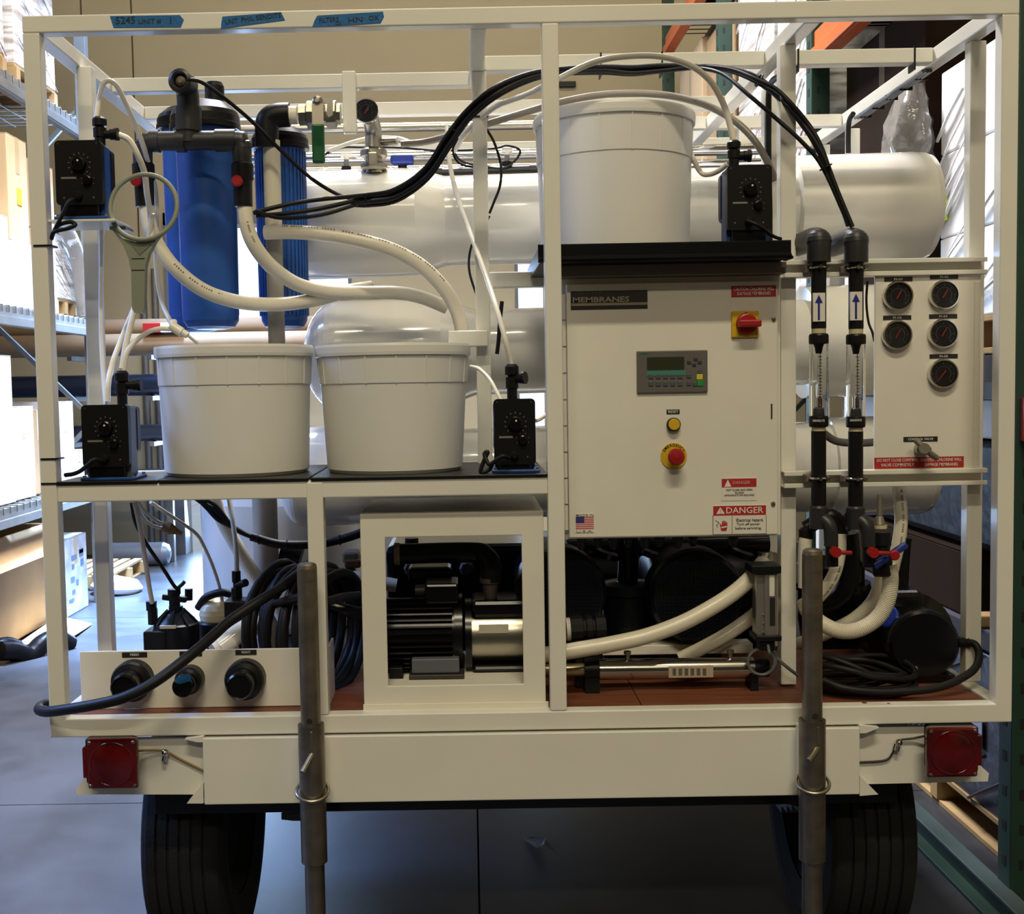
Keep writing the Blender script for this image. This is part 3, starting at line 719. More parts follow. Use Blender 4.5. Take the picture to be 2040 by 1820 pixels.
# power cords of the dosing pumps
def cord(name, pts, rpx, label, material=RUBBER, cat='cord'): return solo(name, G().ptube(pts, rpx, 8), material, label, cat)
def tip(parent): pass
cord('power_cable', [(147, 396, 0), (137, 402, -.01), (128, 420, -.012), (118, 440, -.012), (108, 460, -.008), (103, 475, -.004), (108, 462, -.012), (135, 455, -.014), (150, 448, -.012), (140, 442, -.008), (118, 448, -.006), (107, 462, -.004)], 4.2, 'black power cord looped under the upper left dosing pump')
cord('power_cable', [(200, 917, .0), (188, 915, -.012), (175, 926, -.012), (160, 938, .0), (145, 944, .01), (130, 946, .02)], 4.5, 'black power cord of the lower left dosing pump lying on the shelf')
cord('power_cable', [(1015, 912, .02), (1003, 908, .01), (990, 915, .012), (975, 925, .02), (965, 905, .03), (972, 900, .03), (963, 920, .03), (958, 940, .03), (975, 935, .03), (982, 920, .035)], 4.2, 'black power cord bunched beside the lower right dosing pump')
cord('power_cable', [(1490, 440, .08), (1505, 446, .07), (1520, 455, .075), (1540, 470, .09), (1556, 476, .1)], 3.5, 'black power cord of the dosing pump on the tray')
g = G()
for (px, py, Y) in ((141, 407, -.016), (183, 916, -.016), (1001, 909, .004), (1496, 443, .072)):
    pass
# ================================================================ blue filter housings
def housing(label, cx_, wpx, y_cap0, y_cap1, y_bot, Y, ribs=False, button=None):
    c = W(cx_, 450, Y); r = S(wpx/2, Y)
    z = lambda py: W(cx_, py, Y).z
    zb, z1, z0 = z(y_bot), z(y_cap1), z(y_cap0); H = z1-zb
    root = thing('filter_housing', label, 'filter', (c.x, Y, zb), 'blue filter housings')
    make('sump', G().lathe([(r*.5, .0), (r*.80, .006), (r*.93, .022), (r*.955, .04), (r*.965, H*.3), (r*.985, H*.7), (r, H)], (c.x, Y, zb), (0, 0, 1), 48), BLUEF, root)
    g = G()
    n = 36 if ribs else 0
    for k in range(n):
        a = 2*math.pi*k/n+.2; q = Vector((math.cos(a), math.sin(a), 0)); p = Vector((c.x, Y, zb))
        g.bar(p+q*(r*.955)+Vector((0, 0, .035)), p+q*(r*.995)+Vector((0, 0, H-.005)), .006, .006 if not ribs else .008, q)
    if ribs: make('sump_rib', g, BLUEF, root, kind='stuff')
    hc = z0-z1
    cap = make('cap', G().lathe([(r*1.03, 0), (r*1.16, .004), (r*1.16, hc*.45), (r*1.10, hc*.62), (r*.8, hc*.92), (r*.55, hc)], (c.x, Y, z1), (0, 0, 1), 48), BLACK, root)
    make('cap_ring', G().lathe([(r*1.17, hc*.02), (r*1.19, hc*.04), (r*1.19, hc*.20), (r*1.17, hc*.22)], (c.x, Y, z1), (0, 0, 1), 48), BLACK, cap)
    if button:
        bx_, by0, by1, bw_ = button
        b = W(bx_, by1, Y); rb = S(bw_/2, Y)
        make('relief_button', G().lathe([(rb, -.02), (rb, S(by1-by0, Y)*.8), (rb*.8, S(by1-by0, Y))], b, (0, 0, 1), 20), BLACK, cap)
    return root
housing('frontmost blue filter housing, directly under the grey valve manifold', 415, 116, 203, 262, 656, .43, False, (428, 166, 206, 38))
housing('blue filter housing half hidden behind the left of the frontmost one', 383, 106, 215, 262, 662, .64, False)
housing('ribbed blue filter housing behind the pale vertical pipe', 562, 96, 254, 300, 655, .55, True)
# ================================================================ grey pvc manifold with two red-knob valves
YM = .27
root = thing('pipe_manifold', 'dark grey plastic pipe manifold with two red-knob valves above the blue filters', 'pipework', W(380, 420, YM))
rp = S(19, YM)
mp_ = make('header_pipe', G().tube([W(286, 300, YM), W(289, 288, YM), W(303, 282, YM), W(470, 280, YM), W(480, 286, YM), W(484, 298, YM)], rp, 20), PVC, root)
for (p0, p1) in ((300, 318), (352, 370), (430, 470)):
    make('socket', G().cyl(W(p0, 281.5-(p0-300)*.012, YM), W(p1, 281.5-(p0-300)*.012, YM), rp*1.16, n=24), PVC, root)
make('riser', G().tube([W(376, 285, YM), W(375, 205, YM+.0), W(372, 180, YM-.005), W(364, 166, YM-.03)], rp*1.15, 20), PVC, root)
make('riser_socket', G().cyl(W(376, 262, YM), W(376, 215, YM), rp*1.32, n=24), PVC, root)
fc = W(358, 160, YM-.06); rr = S(23, YM-.06)
fl_ = make('union_flange', G().lathe([(rr, .05), (rr*1.02, .0), (rr*.75, -.004), (rr*.6, .0), (rr*.55, .012)], fc, (.12, 1, 0), 32, True, False), PVC, root)
make('brass_plug', G().lathe([(rr*.52, .02), (rr*.45, .006), (rr*.2, .0)], fc, (.12, 1, 0), 16), mat('dull_bronze', (.16, .13, .085), .5, .4), fl_)
for sx, ky, kx, x1 in ((284, 360, 272, 291), (482, 361, 473, 487)):
    d = make('drop_leg', G().tube([W(sx, 295, YM), W(sx+1, 345, YM)], rp, 20), PVC, root)
    make('valve_block', G().lathe([(rp*.95, 0), (rp*1.0, S(50, YM)), (rp*1.15, S(55, YM)), (rp*1.15, S(82, YM)), (rp, S(86, YM))], W(x1-2, 412, YM), (W(sx, 300, YM)-W(x1-2, 412, YM)), 20), BLACK, d)
    make('red_knob', G().lathe([(S(11, YM), .012), (S(11, YM), -.008), (S(9, YM), -.012)], W(kx, ky, YM-rp-.004), (0, 1, 0), 24), RED, d, label='red round valve knob')
# cable leaving union flange handled with the cable bundle
# ================================================================ pale vertical pipe, elbow, ball valve
YV = .42
root = thing('vertical_pipe', 'pale vertical pipe with black elbow and green-handled steel ball valve', 'pipework', W(545, 682, YV))
c = W(546, 480, YV); r = S(17, YV)
PIPEM = mat('pale_pipe', (.62, .58, .46), .35)
PIPEG = mat('grey_pipe', (.30, .28, .25), .4)
make('lower_pipe', G().cyl((c.x, YV, zmat+.02), (c.x, YV, W(546, 448, YV).z), r*.98, n=24), PIPEG, root)
make('upper_pipe', G().cyl((c.x, YV, W(546, 452, YV).z), (c.x, YV, W(546, 280, YV).z), r, n=24), PIPEM, root)

make('elbow', G().tube([(c.x-.012, YV, W(546, 295, YV).z), (c.x-.010, YV, W(546, 250, YV).z), (c.x-.002, YV, W(546, 236, YV).z), (c.x+.018, YV, W(546, 230, YV).z), (c.x+.050, YV, W(546, 229, YV).z)], r*1.38, 24), BLACK, root)
zz = W(600, 229, YV).z
make('clear_nipple', G().cyl((c.x+.048, YV, zz), (c.x+.070, YV, zz), r*1.05, n=24), TUBEC, root)
bvx = W(636, 228, YV).x
bv = make('ball_valve', G().lathe([(r*1.2, -.052), (r*1.2, -.034), (r*1.6, -.030), (r*1.6, -.012), (r*1.3, -.010), (r*1.3, .018), (r*1.6, .02), (r*1.6, .044), (r*1.2, .047), (r*1.2, .056)], (bvx, YV, zz), (1, 0, 0), 8, False), STEEL, root)
hx = W(633, 220, YV-.06).x
make('stem_nut', G().lathe([(.014, .04), (.014, 0), (.009, -.004), (.009, -.012), (.005, -.014)], (hx, YV-.062, W(633, 202, YV-.06).z), (0, 1, 0), 20), STEEL, bv)
make('lock_plate', G().pprism([(640, 196), (663, 196), (663, 228), (655, 233), (650, 226), (652, 206), (640, 206)], YV-.058, YV-.053), STEEL, bv)
yh = YV-.066
make('handle_bar', G().box(W(622, 240, yh).x, W(645, 240, yh).x, yh-.004, yh+.001, W(633, 252, yh).z, W(633, 207, yh).z), mat('cream_lever', (.55, .50, .38), .4), bv, .001)
make('green_grip', G().box(W(621, 240, yh).x, W(646, 240, yh).x, yh-.012, yh+.006, W(633, 326, yh).z, W(633, 248, yh).z), GREENH, bv, .0055, label='green vinyl handle grip')
text(root, 'OPEN', 633, 285, yh-.0125, 8, 44, WINK, spin=(math.pi/2, math.pi/2, 0)) if False else None
# ================================================================ big cream hoses
GREYPR = mat('hose_print', (.16, .14, .10), .6)
def hose(label, pts, rpx, material=HOSE, clamp=None, name='cream_hose', cat='hose', prints=None, group='cream hoses', ribs=False):
    Y = sum(p[2] for p in pts)/len(pts)
    root = solo(name, G().tube([W(*p) for p in pts], S(rpx, Y), 18, 8), material, label, cat, group)
    r = S(rpx, Y)
    if prints or ribs:
        P = [W(*p) for p in pts]; Q = []
        for i in range(len(P)-1):
            b, c = P[i], P[i+1]; a = P[i-1] if i else b*2-c; d = P[i+2] if i+2 < len(P) else c*2-b
            for j in range(12):
                t = j/12; Q.append(.5*((2*b)+(c-a)*t+(2*a-5*b+4*c-d)*t*t+(3*b-a-3*c+d)*t**3))
        if prints:
            g = G()
            for i in range(int(len(Q)*prints[0]), int(len(Q)*prints[1])-1):
                if i % 12 in (5, 6, 11): continue
                d = (Q[i+1]-Q[i]).normalized(); sd = d.cross(Vector((0, 1, 0))).normalized()
                n = (Vector((0, -1, 0))*math.cos(prints[2])+sd*math.sin(prints[2])).normalized()
                c = (Q[i]+Q[i+1])/2+n*r*.995
                L = (Q[i+1]-Q[i]).length*random.uniform(.45, .72)
                g.bar(c-d*L/2, c+d*L/2, .0048, .0008, n)
            make('print_mark', g, GREYPR, root, kind='stuff')
        if ribs:
            g = G()
            for i in range(0, len(Q)-1):
                d = (Q[min(i+1, len(Q)-1)]-Q[i]).normalized(); g.torus(Q[i], d, r*.985, r*.085, 18, 5)
            make('hose_rib', g, material, root, kind='stuff')
    return root
hA = [(292, 405, .27), (296, 440, .265), (310, 480, .26), (345, 530, .26), (400, 575, .27), (460, 598, .29), (520, 606, .32), (580, 604, .36), (640, 594, .42), (690, 580, .46), (740, 572, .50)]
hose('cream hose from the left red-knob valve sagging in front of the blue filters', hA, 14, prints=(.30, .62, .45))
hB = [(487, 408, .27), (492, 450, .265), (508, 490, .27), (540, 530, .30), (590, 565, .35), (650, 580, .40), (720, 583, .44), (790, 583, .47), (840, 592, .50), (890, 612, .52)]
hose('cream hose from the right red-knob valve dropping to the domed vessel', hB, 14, prints=(.10, .62, .35))
hC = [(528, 463, .36), (580, 462, .35), (640, 466, .345), (710, 477, .35), (780, 497, .36), (840, 530, .38), (885, 575, .40), (910, 620, .42), (920, 660, .43), (922, 700, .43)]
hose('printed cream hose arching from the pale pipe over to the second tub', hC, 14, prints=(.08, .66, .8))
# printed lettering dashes along the two front hoses
def dashes(parent_label, pts, off, name='print_dash'):
    pass
# hoses visible at the lower level
hose('cream hose slanting down to the coil in front of the white drum', [(425, 985, .55), (440, 1030, .55), (470, 1085, .55), (500, 1135, .55), (545, 1195, .55), (570, 1240, .55)], 14)
# small tubing
def tubing(label, pts, rpx, material=TUBEC, name='thin_tube', group=None): return solo(name, G().ptube(pts, rpx, 10, 8), material, label, 'tube', group)
tubing('translucent tube arching over the upper left dosing pump and behind the grey manifold', [(192, 236, .10), (197, 200, .11), (204, 170, .12), (217, 161, .125), (233, 172, .13), (250, 205, .14), (268, 245, .15), (285, 290, .19), (300, 340, .3), (310, 380, .36), (312, 430, .36), (310, 480, .36), (312, 540, .36), (322, 600, .36), (345, 652, .3)], 5)
tubing('clear tube curving from the side branch of the upper left dosing pump', [(236, 268, .085), (258, 280, .09), (275, 310, .1), (288, 345, .13), (293, 385, .16), (298, 420, .2), (302, 470, .22), (290, 530, .2), (276, 580, .16), (262, 640, .12), (250, 690, .10), (243, 735, .085)], 6)
tubing('second translucent tube slanting behind the grey wrench to the lower shelf', [(303, 425, .2), (294, 500, .23), (275, 590, .24), (248, 660, .2), (225, 720, .16), (216, 760, .12), (214, 800, .11)], 5.5)
tubing('bright white tube dropping straight past the corner post to the lower left pump', [(203, 445, .16), (202, 520, .16), (201, 600, .16), (202, 680, .155), (206, 750, .14), (211, 806, .12)], 4.5, WRAPW)
tubing('clear tube arching from the lower left pump head to the white tee fitting', [(246, 738, .085), (252, 705, .09), (265, 685, .1), (290, 664, .12), (315, 655, .14), (340, 655, .16)], 5)
tf = thing('tee_fitting', 'small off-white tubing tee above the first lower tub', 'fitting', W(352, 670, .16))
make('fitting_body', G().cyl(W(340, 648, .16), W(362, 662, .16), S(10, .16), n=14), TUBEC, tf); make('fitting_nut', G().cyl(W(358, 658, .16), W(374, 668, .16), S(7, .16), n=12), TUBEC, tf)
make('fitting_branch', G().cyl(W(346, 650, .16), W(346, 640, .17), S(7, .16), n=12), TUBEC, tf)
make('thin_tail', G().ptube([(374, 668, .16), (400, 690, .2), (420, 720, .22)], 3, 8), TUBEC, tf)
# grey filter wrench hanging by its ring
YW = .055
wr = thing('filter_wrench', 'grey-green plastic filter wrench hanging by its ring among the hoses', 'wrench', W(275, 625, YW))
cx_, cz_ = W(286, 412, YW).x, W(286, 412, YW).z
make('ring', G().tube([Vector((cx_+S(66, YW)*math.cos(t*math.pi/20), YW+.06*math.sin(t*math.pi/20)*.3, cz_+S(66, YW)*math.sin(t*math.pi/20))) for t in range(40)], S(5, YW), 8, 1, True), WRENCH, wr)
hp = [(220, 452), (245, 475), (270, 482), (300, 478), (322, 462), (308, 482), (296, 505), (289, 530), (287, 615), (282, 623), (268, 623), (263, 615), (261, 540), (256, 515), (246, 490)]
make('handle', G().pprism(hp, YW-.012, YW+.010), WRENCH, wr, .003)
make('handle_web', G().pprism([(262, 488), (302, 486), (278, 508)], YW-.0135, YW-.010), mat('wrench_recess', (.16, .175, .135), .6), wr)
for y in (514, 537): make('handle_notch', G().pbox(262, y, 288, y+1.6, YW-.0130, YW-.011), INK, wr)
# thin hose arcs over the top
tubing('white tube arching over the largest tub to the tray pump', [(905, 300, .6), (930, 262, .45), (985, 214, .35), (1050, 188, .2), (1112, 157, .1), (1180, 125, .07), (1240, 113, .07), (1310, 112, .08), (1370, 128, .10), (1412, 158, .12), (1438, 200, .14), (1452, 240, .148), (1461, 280, .15)], 6)
tubing('flat grey-brown tube bowed over the rim of the largest tub', [(800, 287, .7), (850, 282, .68), (910, 266, .62), (970, 247, .52), (1065, 218, .5), (1110, 205, .56), (1180, 191, .58), (1250, 186, .58), (1330, 190, .56), (1400, 207, .5), (1455, 235, .45), (1495, 270, .42), (1525, 315, .4), (1545, 360, .4)], 7, TUBEG)
tubing('clear tube hanging in a loop between the largest tub and the tray pump', [(1374, 298, .3), (1385, 325, .27), (1398, 345, .24), (1415, 347, .21), (1435, 338, .18), (1449, 326, .16)], 5)
tubing('clear tube rising beside the white post to the lower right pump', [(890, 250, .62), (897, 330, .58), (912, 395, .52), (935, 460, .44), (965, 540, .3), (988, 610, .15), (1005, 670, .10), (1018, 725, .11)], 5)
tubing('pale tube behind the black cables above the uppermost vessel', [(655, 300, .74), (700, 284, .74), (740, 275, .78), (790, 275, .78), (815, 282, .74)], 4)
tubing('clear tube leaving the rear of the second lower tub toward the right pump', [(938, 730, .3), (955, 735, .25), (975, 755, .18), (992, 785, .13), (1000, 800, .11)], 4)
tubing('short clear tube behind the lower right pump', [(1068, 838, .12), (1080, 832, .14), (1092, 822, .18)], 4)
# black ribbon of wire beside the mid post
cord('black_strap', [(1000, 600, .2), (996, 640, .2), (993, 680, .2), (990, 705, .2)], 4, 'short black cable strap hanging beside the white mid post above the lower right pump')
# ================================================================ control cabinet
CY = .15
xa, xb_ = W(1121, 800, CY+.02).x, W(1556, 800, CY+.02).x
za, zb = W(1335, 1070, CY+.02).z, W(1335, 550, CY+.02).z
cb = thing('control_cabinet', 'white steel control cabinet with small screen, red switch and warning labels', 'cabinet', ((xa+xb_)/2, .28, za))
make('cabinet_body', G().box(xa, min(xb_, W(1571, 800, .2).x-T/2-.001), CY+.022, .42, za, zb), PANELW, cb, .003)
dx0, dx1, dz0, dz1 = W(1131, 815, CY).x, W(1550, 815, CY).x, W(1340, 1068, CY).z, W(1340, 562, CY).z
door = make('door', G().box(dx0, dx1, CY, CY+.019, dz0, dz1), PANELW, cb, .003)
for k in range(9):
    z0 = dz0+.02+(dz1-dz0-.04)*k/9; z1 = z0+(dz1-dz0-.04)/9-.004
    make('hinge_knuckle', G().cyl((dx0-.007, CY+.006, z0), (dx0-.007, CY+.006, z1), .006, n=12), PANELW, cb)
def plate(name, px0, py0, px1, py1, material, parent=None, th=.0012, lift=0, bev=0, label=None):
    g = G().pbox(px0, py0, px1, py1, CY-th-lift, CY+.001-lift)
    return make(name, g, material, parent if parent else cb, bev, label=label)
for (px, py) in ((1541, 635), (1540, 1003)):
    make('latch_screw', G().lathe([(.006, 0), (.005, -.004), (.002, -.0045)], W(px, py, CY), (0, 1, 0), 16), STEEL, cb)
make('key_slot', G().pbox(1536, 804, 1539, 834, CY-.002, CY+.001), DARKST, cb, .0006)
CYT = CY-.0022
# nameplate
npl = plate('nameplate', 1137, 579, 1290, 616, BLKLAB)
SILV = mat('worn_silver_print', (.30, .26, .19), .5, .2)
make('silver_band', G().pbox(1138, 603, 1290, 608, CY-.0018, CY), SILV, npl)
text(npl, 'MEMBRANES', 1197, 597, CYT, 11, 112, SILV, fat=.028)
text(npl, 'WATER', 1176, 585, CYT, 6, 50, mat('dim_brown_print', (.06, .05, .045), .6))
# red label
rl = plate('red_label', 1457, 569, 1546, 591, REDP, label='red caution label with white lettering')
text(rl, 'CAUTION CHLORINE WILL', 1502, 575.5, CYT, 6.5, 80, WINK); text(rl, 'DAMAGE MEMBRANES', 1502, 584.5, CYT, 6.5, 66, WINK)
# rotary disconnect switch
sw = plate('switch_plate', 1458, 619, 1512, 672, YEL, th=.008, bev=.003, label='yellow square switch plate')
c = W(1487, 645, CY-.008)
make('switch_collar', G().lathe([(S(21, CY), 0), (S(20, CY), -.010), (S(17, CY), -.012)], c, (0, 1, 0), 32), RED, sw)
make('switch_handle', G().box(c.x-S(20, CY), c.x+S(24, CY), c.y-.034, c.y-.010, c.z-S(7, CY), c.z+S(7, CY)), RED, sw, .004, label='red rotary switch handle')
text(sw, 'O', 1486, 624, CY-.0085, 5, None, INK); text(sw, 'I', 1463, 647, CY-.0085, 5, None, INK)
# operator screen
hm = plate('operator_panel', 1269, 698, 1410, 782, GREYF, th=.007, bev=.002, label='grey operator panel with small screen and keys')
HY = CY-.007
def hp_(name, x0, y0, x1, y1, m_, th=.0012, bev=0): return make(name, G().pbox(x0, y0, x1, y1, HY-th, HY+.001), m_, hm, bev)
hp_('screen', 1289, 711, 1363, 737, LCD); hp_('teal_band', 1288, 737, 1366, 748, TEAL, .0008)
for r_i, y in enumerate((745, 760)):
    for k in range(5): hp_('key', 1292+14.5*k, y, 1302+14.5*k, y+9, BTN, .002, .001)
for (x, y) in ((1368, 745), (1368, 760), (1380, 761), (1390, 736)): hp_('key', x, y, x+9, y+8, BTN, .002, .001)
for (x, y) in ((1369, 718), (1382, 712), (1390, 718), (1379, 723)): hp_('arrow_key', x, y, x+8, y+7, mat('dark_key', (.03, .035, .045), .5) if 'dark_key' not in MATS else MATS['dark_key'], .0016, .001)
hp_('yellow_key', 1388, 745, 1400, 756, YELB, .002, .001); hp_('green_key', 1389, 757, 1401, 769, GRNB, .002, .001)
text(hm, 'SIEMENS', 1284, 703.5, HY-.0006, 4, 16, TEAL)
# pilot lamp with its small tag
lt = plate('black_tag', 1328, 815.5, 1354, 824.5, BLKLAB); text(lt, 'RESET', 1341, 820, CYT, 5, 20, WINK)
c = W(1341, 845, CY)
pl_ = make('push_button', G().lathe([(S(13.5, CY), 0), (S(13.5, CY), -.012), (S(11.5, CY), -.013)], c, (0, 1, 0), 32, True, False), BLACK, cb)
make('button_face', G().lathe([(S(11.5, CY), -.004), (S(11.5, CY), -.016), (S(10, CY), -.018)], c, (0, 1, 0), 32), YEL, pl_, label='yellow push button')
# emergency stop
c = W(1342, 908, CY)
es = make('stop_disc', G().cyl(c, c+Vector((0, -.003, 0)), S(26, CY), n=48), YEL, cb, label='yellow disc with EMERGENCY lettering')
make('stop_stem', G().cyl(c, c+Vector((0, -.03, 0)), S(10, CY), n=24), BLACK, es)
c2 = W(1344, 911, CY-.03)
make('stop_button', G().lathe([(S(14, CY), 0), (S(16.5, CY), -.004), (S(16.5, CY), -.012), (S(13, CY), -.017), (1e-4, -.019)], c+Vector((0, -.028, 0)), (0, 1, 0), 36), RED, es, label='red mushroom stop button')
word = 'EMERGENCY'
for k, ch in enumerate(word):
    a = math.radians(150-120*k/(len(word)-1))
    px = 1342+21.5*math.cos(a); py = 908-21.5*math.sin(a)
    text(es, ch, px, py, CY-.0034, 5.5, None, INK, spin=(math.pi/2, math.pi/2-a, 0))
# small danger label
dl = plate('small_danger_label', 1437, 952, 1508, 997, WLAB, label='small white label with red DANGER header')
make('red_header', G().pbox(1438, 953, 1507, 970, CY-.0016, CY), REDP, dl)
make('warning_triangle', G().pprism([(1443, 969.5), (1457, 969), (1450, 955)], CY-.002, CY), WINK, dl)
text(dl, 'DANGER', 1477, 961, CYT, 6.5, 35, mat('faded_pink_print', (.62, .34, .32), .6))
GREYINK = mat('grey_ink', (.10, .09, .07), .6)
for s_, y, wd in (('NOT CLOSE AND OPEN', 975.5, 52), ('GUARD', 981, 18), ('APPROPRIATE PPE REQUIRED', 986, 60)): text(dl, s_, 1473, y, CYT, 3.6, wd, GREYINK)
# large danger label
d2 = plate('large_danger_label', 1420, 1006, 1527, 1064, WLAB, label='white label with bold red DANGER header and hand symbol')
make('red_header', G().pbox(1421, 1007, 1526, 1026, CY-.0016, CY), REDP, d2)
make('warning_triangle', G().pprism([(1427, 1023.5), (1444, 1023), (1435, 1010)], CY-.002, CY), WINK, d2)
text(d2, '!', 1435.2, 1018.5, CY-.0025, 7, None, REDP)
text(d2, 'DANGER', 1483, 1016.5, CYT, 12.5, 74, WINK)
for (x0, y0, x1, y1) in ((1420, 1063, 1527, 1064), (1420, 1026, 1421, 1064), (1526, 1026, 1527, 1064), (1458, 1027, 1459, 1063)): make('border_line', G().pbox(x0, y0, x1, y1, CY-.0015, CY), GREYINK, d2)
for s_, y, wd in (('Electrical hazard.', 1035.5, 54), ('Turn off power', 1043.5, 46), ('before servicing.', 1051.5, 52)): text(d2, s_, 1494 if wd == 54 else 1491, y, CYT, 6.2, wd, GREYINK)
hand = [(1437, 1057), (1447, 1057), (1449, 1050), (1449, 1040), (1447.5, 1040), (1447, 1046), (1446.5, 1038), (1444.5, 1037.5), (1444, 1045), (1443.5, 1036.5), (1441.5, 1036.5), (1441, 1045), (1440.5, 1038), (1438.5, 1038), (1438.2, 1047), (1435.5, 1043), (1434, 1044), (1435.5, 1051)]
make('hand_symbol', G().pprism(hand, CY-.002, CY), REDP, d2)
make('hand_highlight', G().pprism([(1436, 1049.5), (1448, 1047), (1448.5, 1050), (1437, 1052)], CY-.0024, CY), WLAB, d2)
g = G()
for p, q in (((1425, 1036), (1433, 1041)), ((1433, 1041), (1427, 1046)), ((1427, 1046), (1430, 1050))):
    g.bar(W(*p, CY-.0016), W(*q, CY-.0016), .0010, .0010, (0, 1, 0))
make('spark_symbol', g, GREYINK, d2)
# flag sticker
fs = plate('flag_sticker', 1145, 1023, 1184, 1061, PANELW, label='small flag sticker with red and white stripes')
NAVY = mat('navy_print', (.035, .035, .17), .5)
sr = mat('stripe_red', (.48, .03, .03), .5)
for k in range(7):
    make('red_stripe', G().pbox(1147, 1029+k*3.75, 1183, 1030.9+k*3.75, CY-.0017, CY), sr, fs)
make('white_field', G().pbox(1147, 1029, 1183, 1054.2, CY-.0014, CY), WINK, fs)
make('canton', G().pbox(1147, 1028.6, 1164, 1041.6, CY-.0019, CY), NAVY, fs)
NI = mat('faint_blue_ink', (.30, .28, .30), .6)
text(fs, 'MADE IN', 1165, 1025.6, CYT, 4.5, 35, NI); text(fs, 'U.S.A.', 1165, 1058, CYT, 4.5, 34, NI)
# cable glands beneath the cabinet
for k, px in enumerate((1158, 1192, 1222, 1254, 1285, 1318, 1350, 1385, 1460)):
    p = W(px, 1066, .26); make('cable_gland', G().lathe([(.014, .0), (.014, -.018), (.010, -.020), (.010, -.034), (.006, -.04)], (p.x, .26+.03*(k % 2), za), (0, 0, 1), 12, False), PVC, cb)
# ================================================================ gauge panel
GY = .185
gp = thing('instrument_board', 'white instrument board with five round pressure gauges between the two struts', 'panel', (W(1850, 900, GY).x, GY, W(1850, 935, GY).z))
make('panel_plate', G().pbox(1743, 545, 1953, 935, GY-.014, GY-.004), PANELW, gp, .002)
make('panel_return', G().pbox(1941, 560, 1953, 935, GY-.018, GY-.004), PANELW, gp, .002)
GYF = GY-.014
for i, (gx, gy, lx, ly, s_, md) in enumerate(((1790, 589, 1790, 556, 'PI-01', 0), (1882, 587, 1881, 551.5, 'PI-02', 0), (1788, 667, 1787.5, 632.5, 'PI-03', 0), (1880, 664, 1879, 630, 'PI-04', 0), (1880, 744, 1880, 709.5, 'PI-05', 1))):
    gauge(gp, gx, gy, GYF-.012, 29.5, md)
    t = make('gauge_tag', G().pbox(lx-28, ly-4.5, lx+28, ly+4.5, GYF-.001, GYF+.001), BLKLAB, gp)
    text(t, s_, lx, ly, GYF-.0016, 4.2, 16, WINK)
t = make('valve_tag', G().pbox(1800, 869.5, 1868, 879.5, GYF-.001, GYF+.001), BLKLAB, gp); text(t, 'CONTROL VALVE', 1834, 874.5, GYF-.0016, 4.5, 50, WINK)
t = make('red_warning_strip', G().pbox(1742, 910, 1920, 932, GYF-.001, GYF+.001), REDP, gp, label='red strip of white warning lettering')
text(t, 'DO NOT CLOSE CONTROL', 1788, 916.5, GYF-.0016, 6, 82, WINK); text(t, 'VALVE COMPLETELY', 1788, 926, GYF-.0016, 6, 66, WINK)
text(t, 'CAUTION CHLORINE WILL', 1875, 915.5, GYF-.0016, 6, 82, WINK); text(t, 'DAMAGE MEMBRANES', 1875, 925, GYF-.0016, 6, 66, WINK)
p0 = W(1833, 894, GYF)
hb = make('valve_stem', G().lathe([(.016, 0), (.016, -.020), (.010, -.022), (.010, -.046)], p0, (0, 1, 0), 20), STEEL, gp)
HNDM = mat('dull_nickel', (.26, .24, .19), .45, .6)
make('valve_handle', G().tube([W(1824, 876, GYF-.045), W(1838, 890, GYF-.05), W(1852, 902, GYF-.05), W(1866, 912, GYF-.045)], .0075, 12), HNDM, hb)
make('handle_hub', G().cyl(W(1842, 893, GYF-.06), W(1842, 893, GYF-.036), .013, n=16), HNDM, hb)
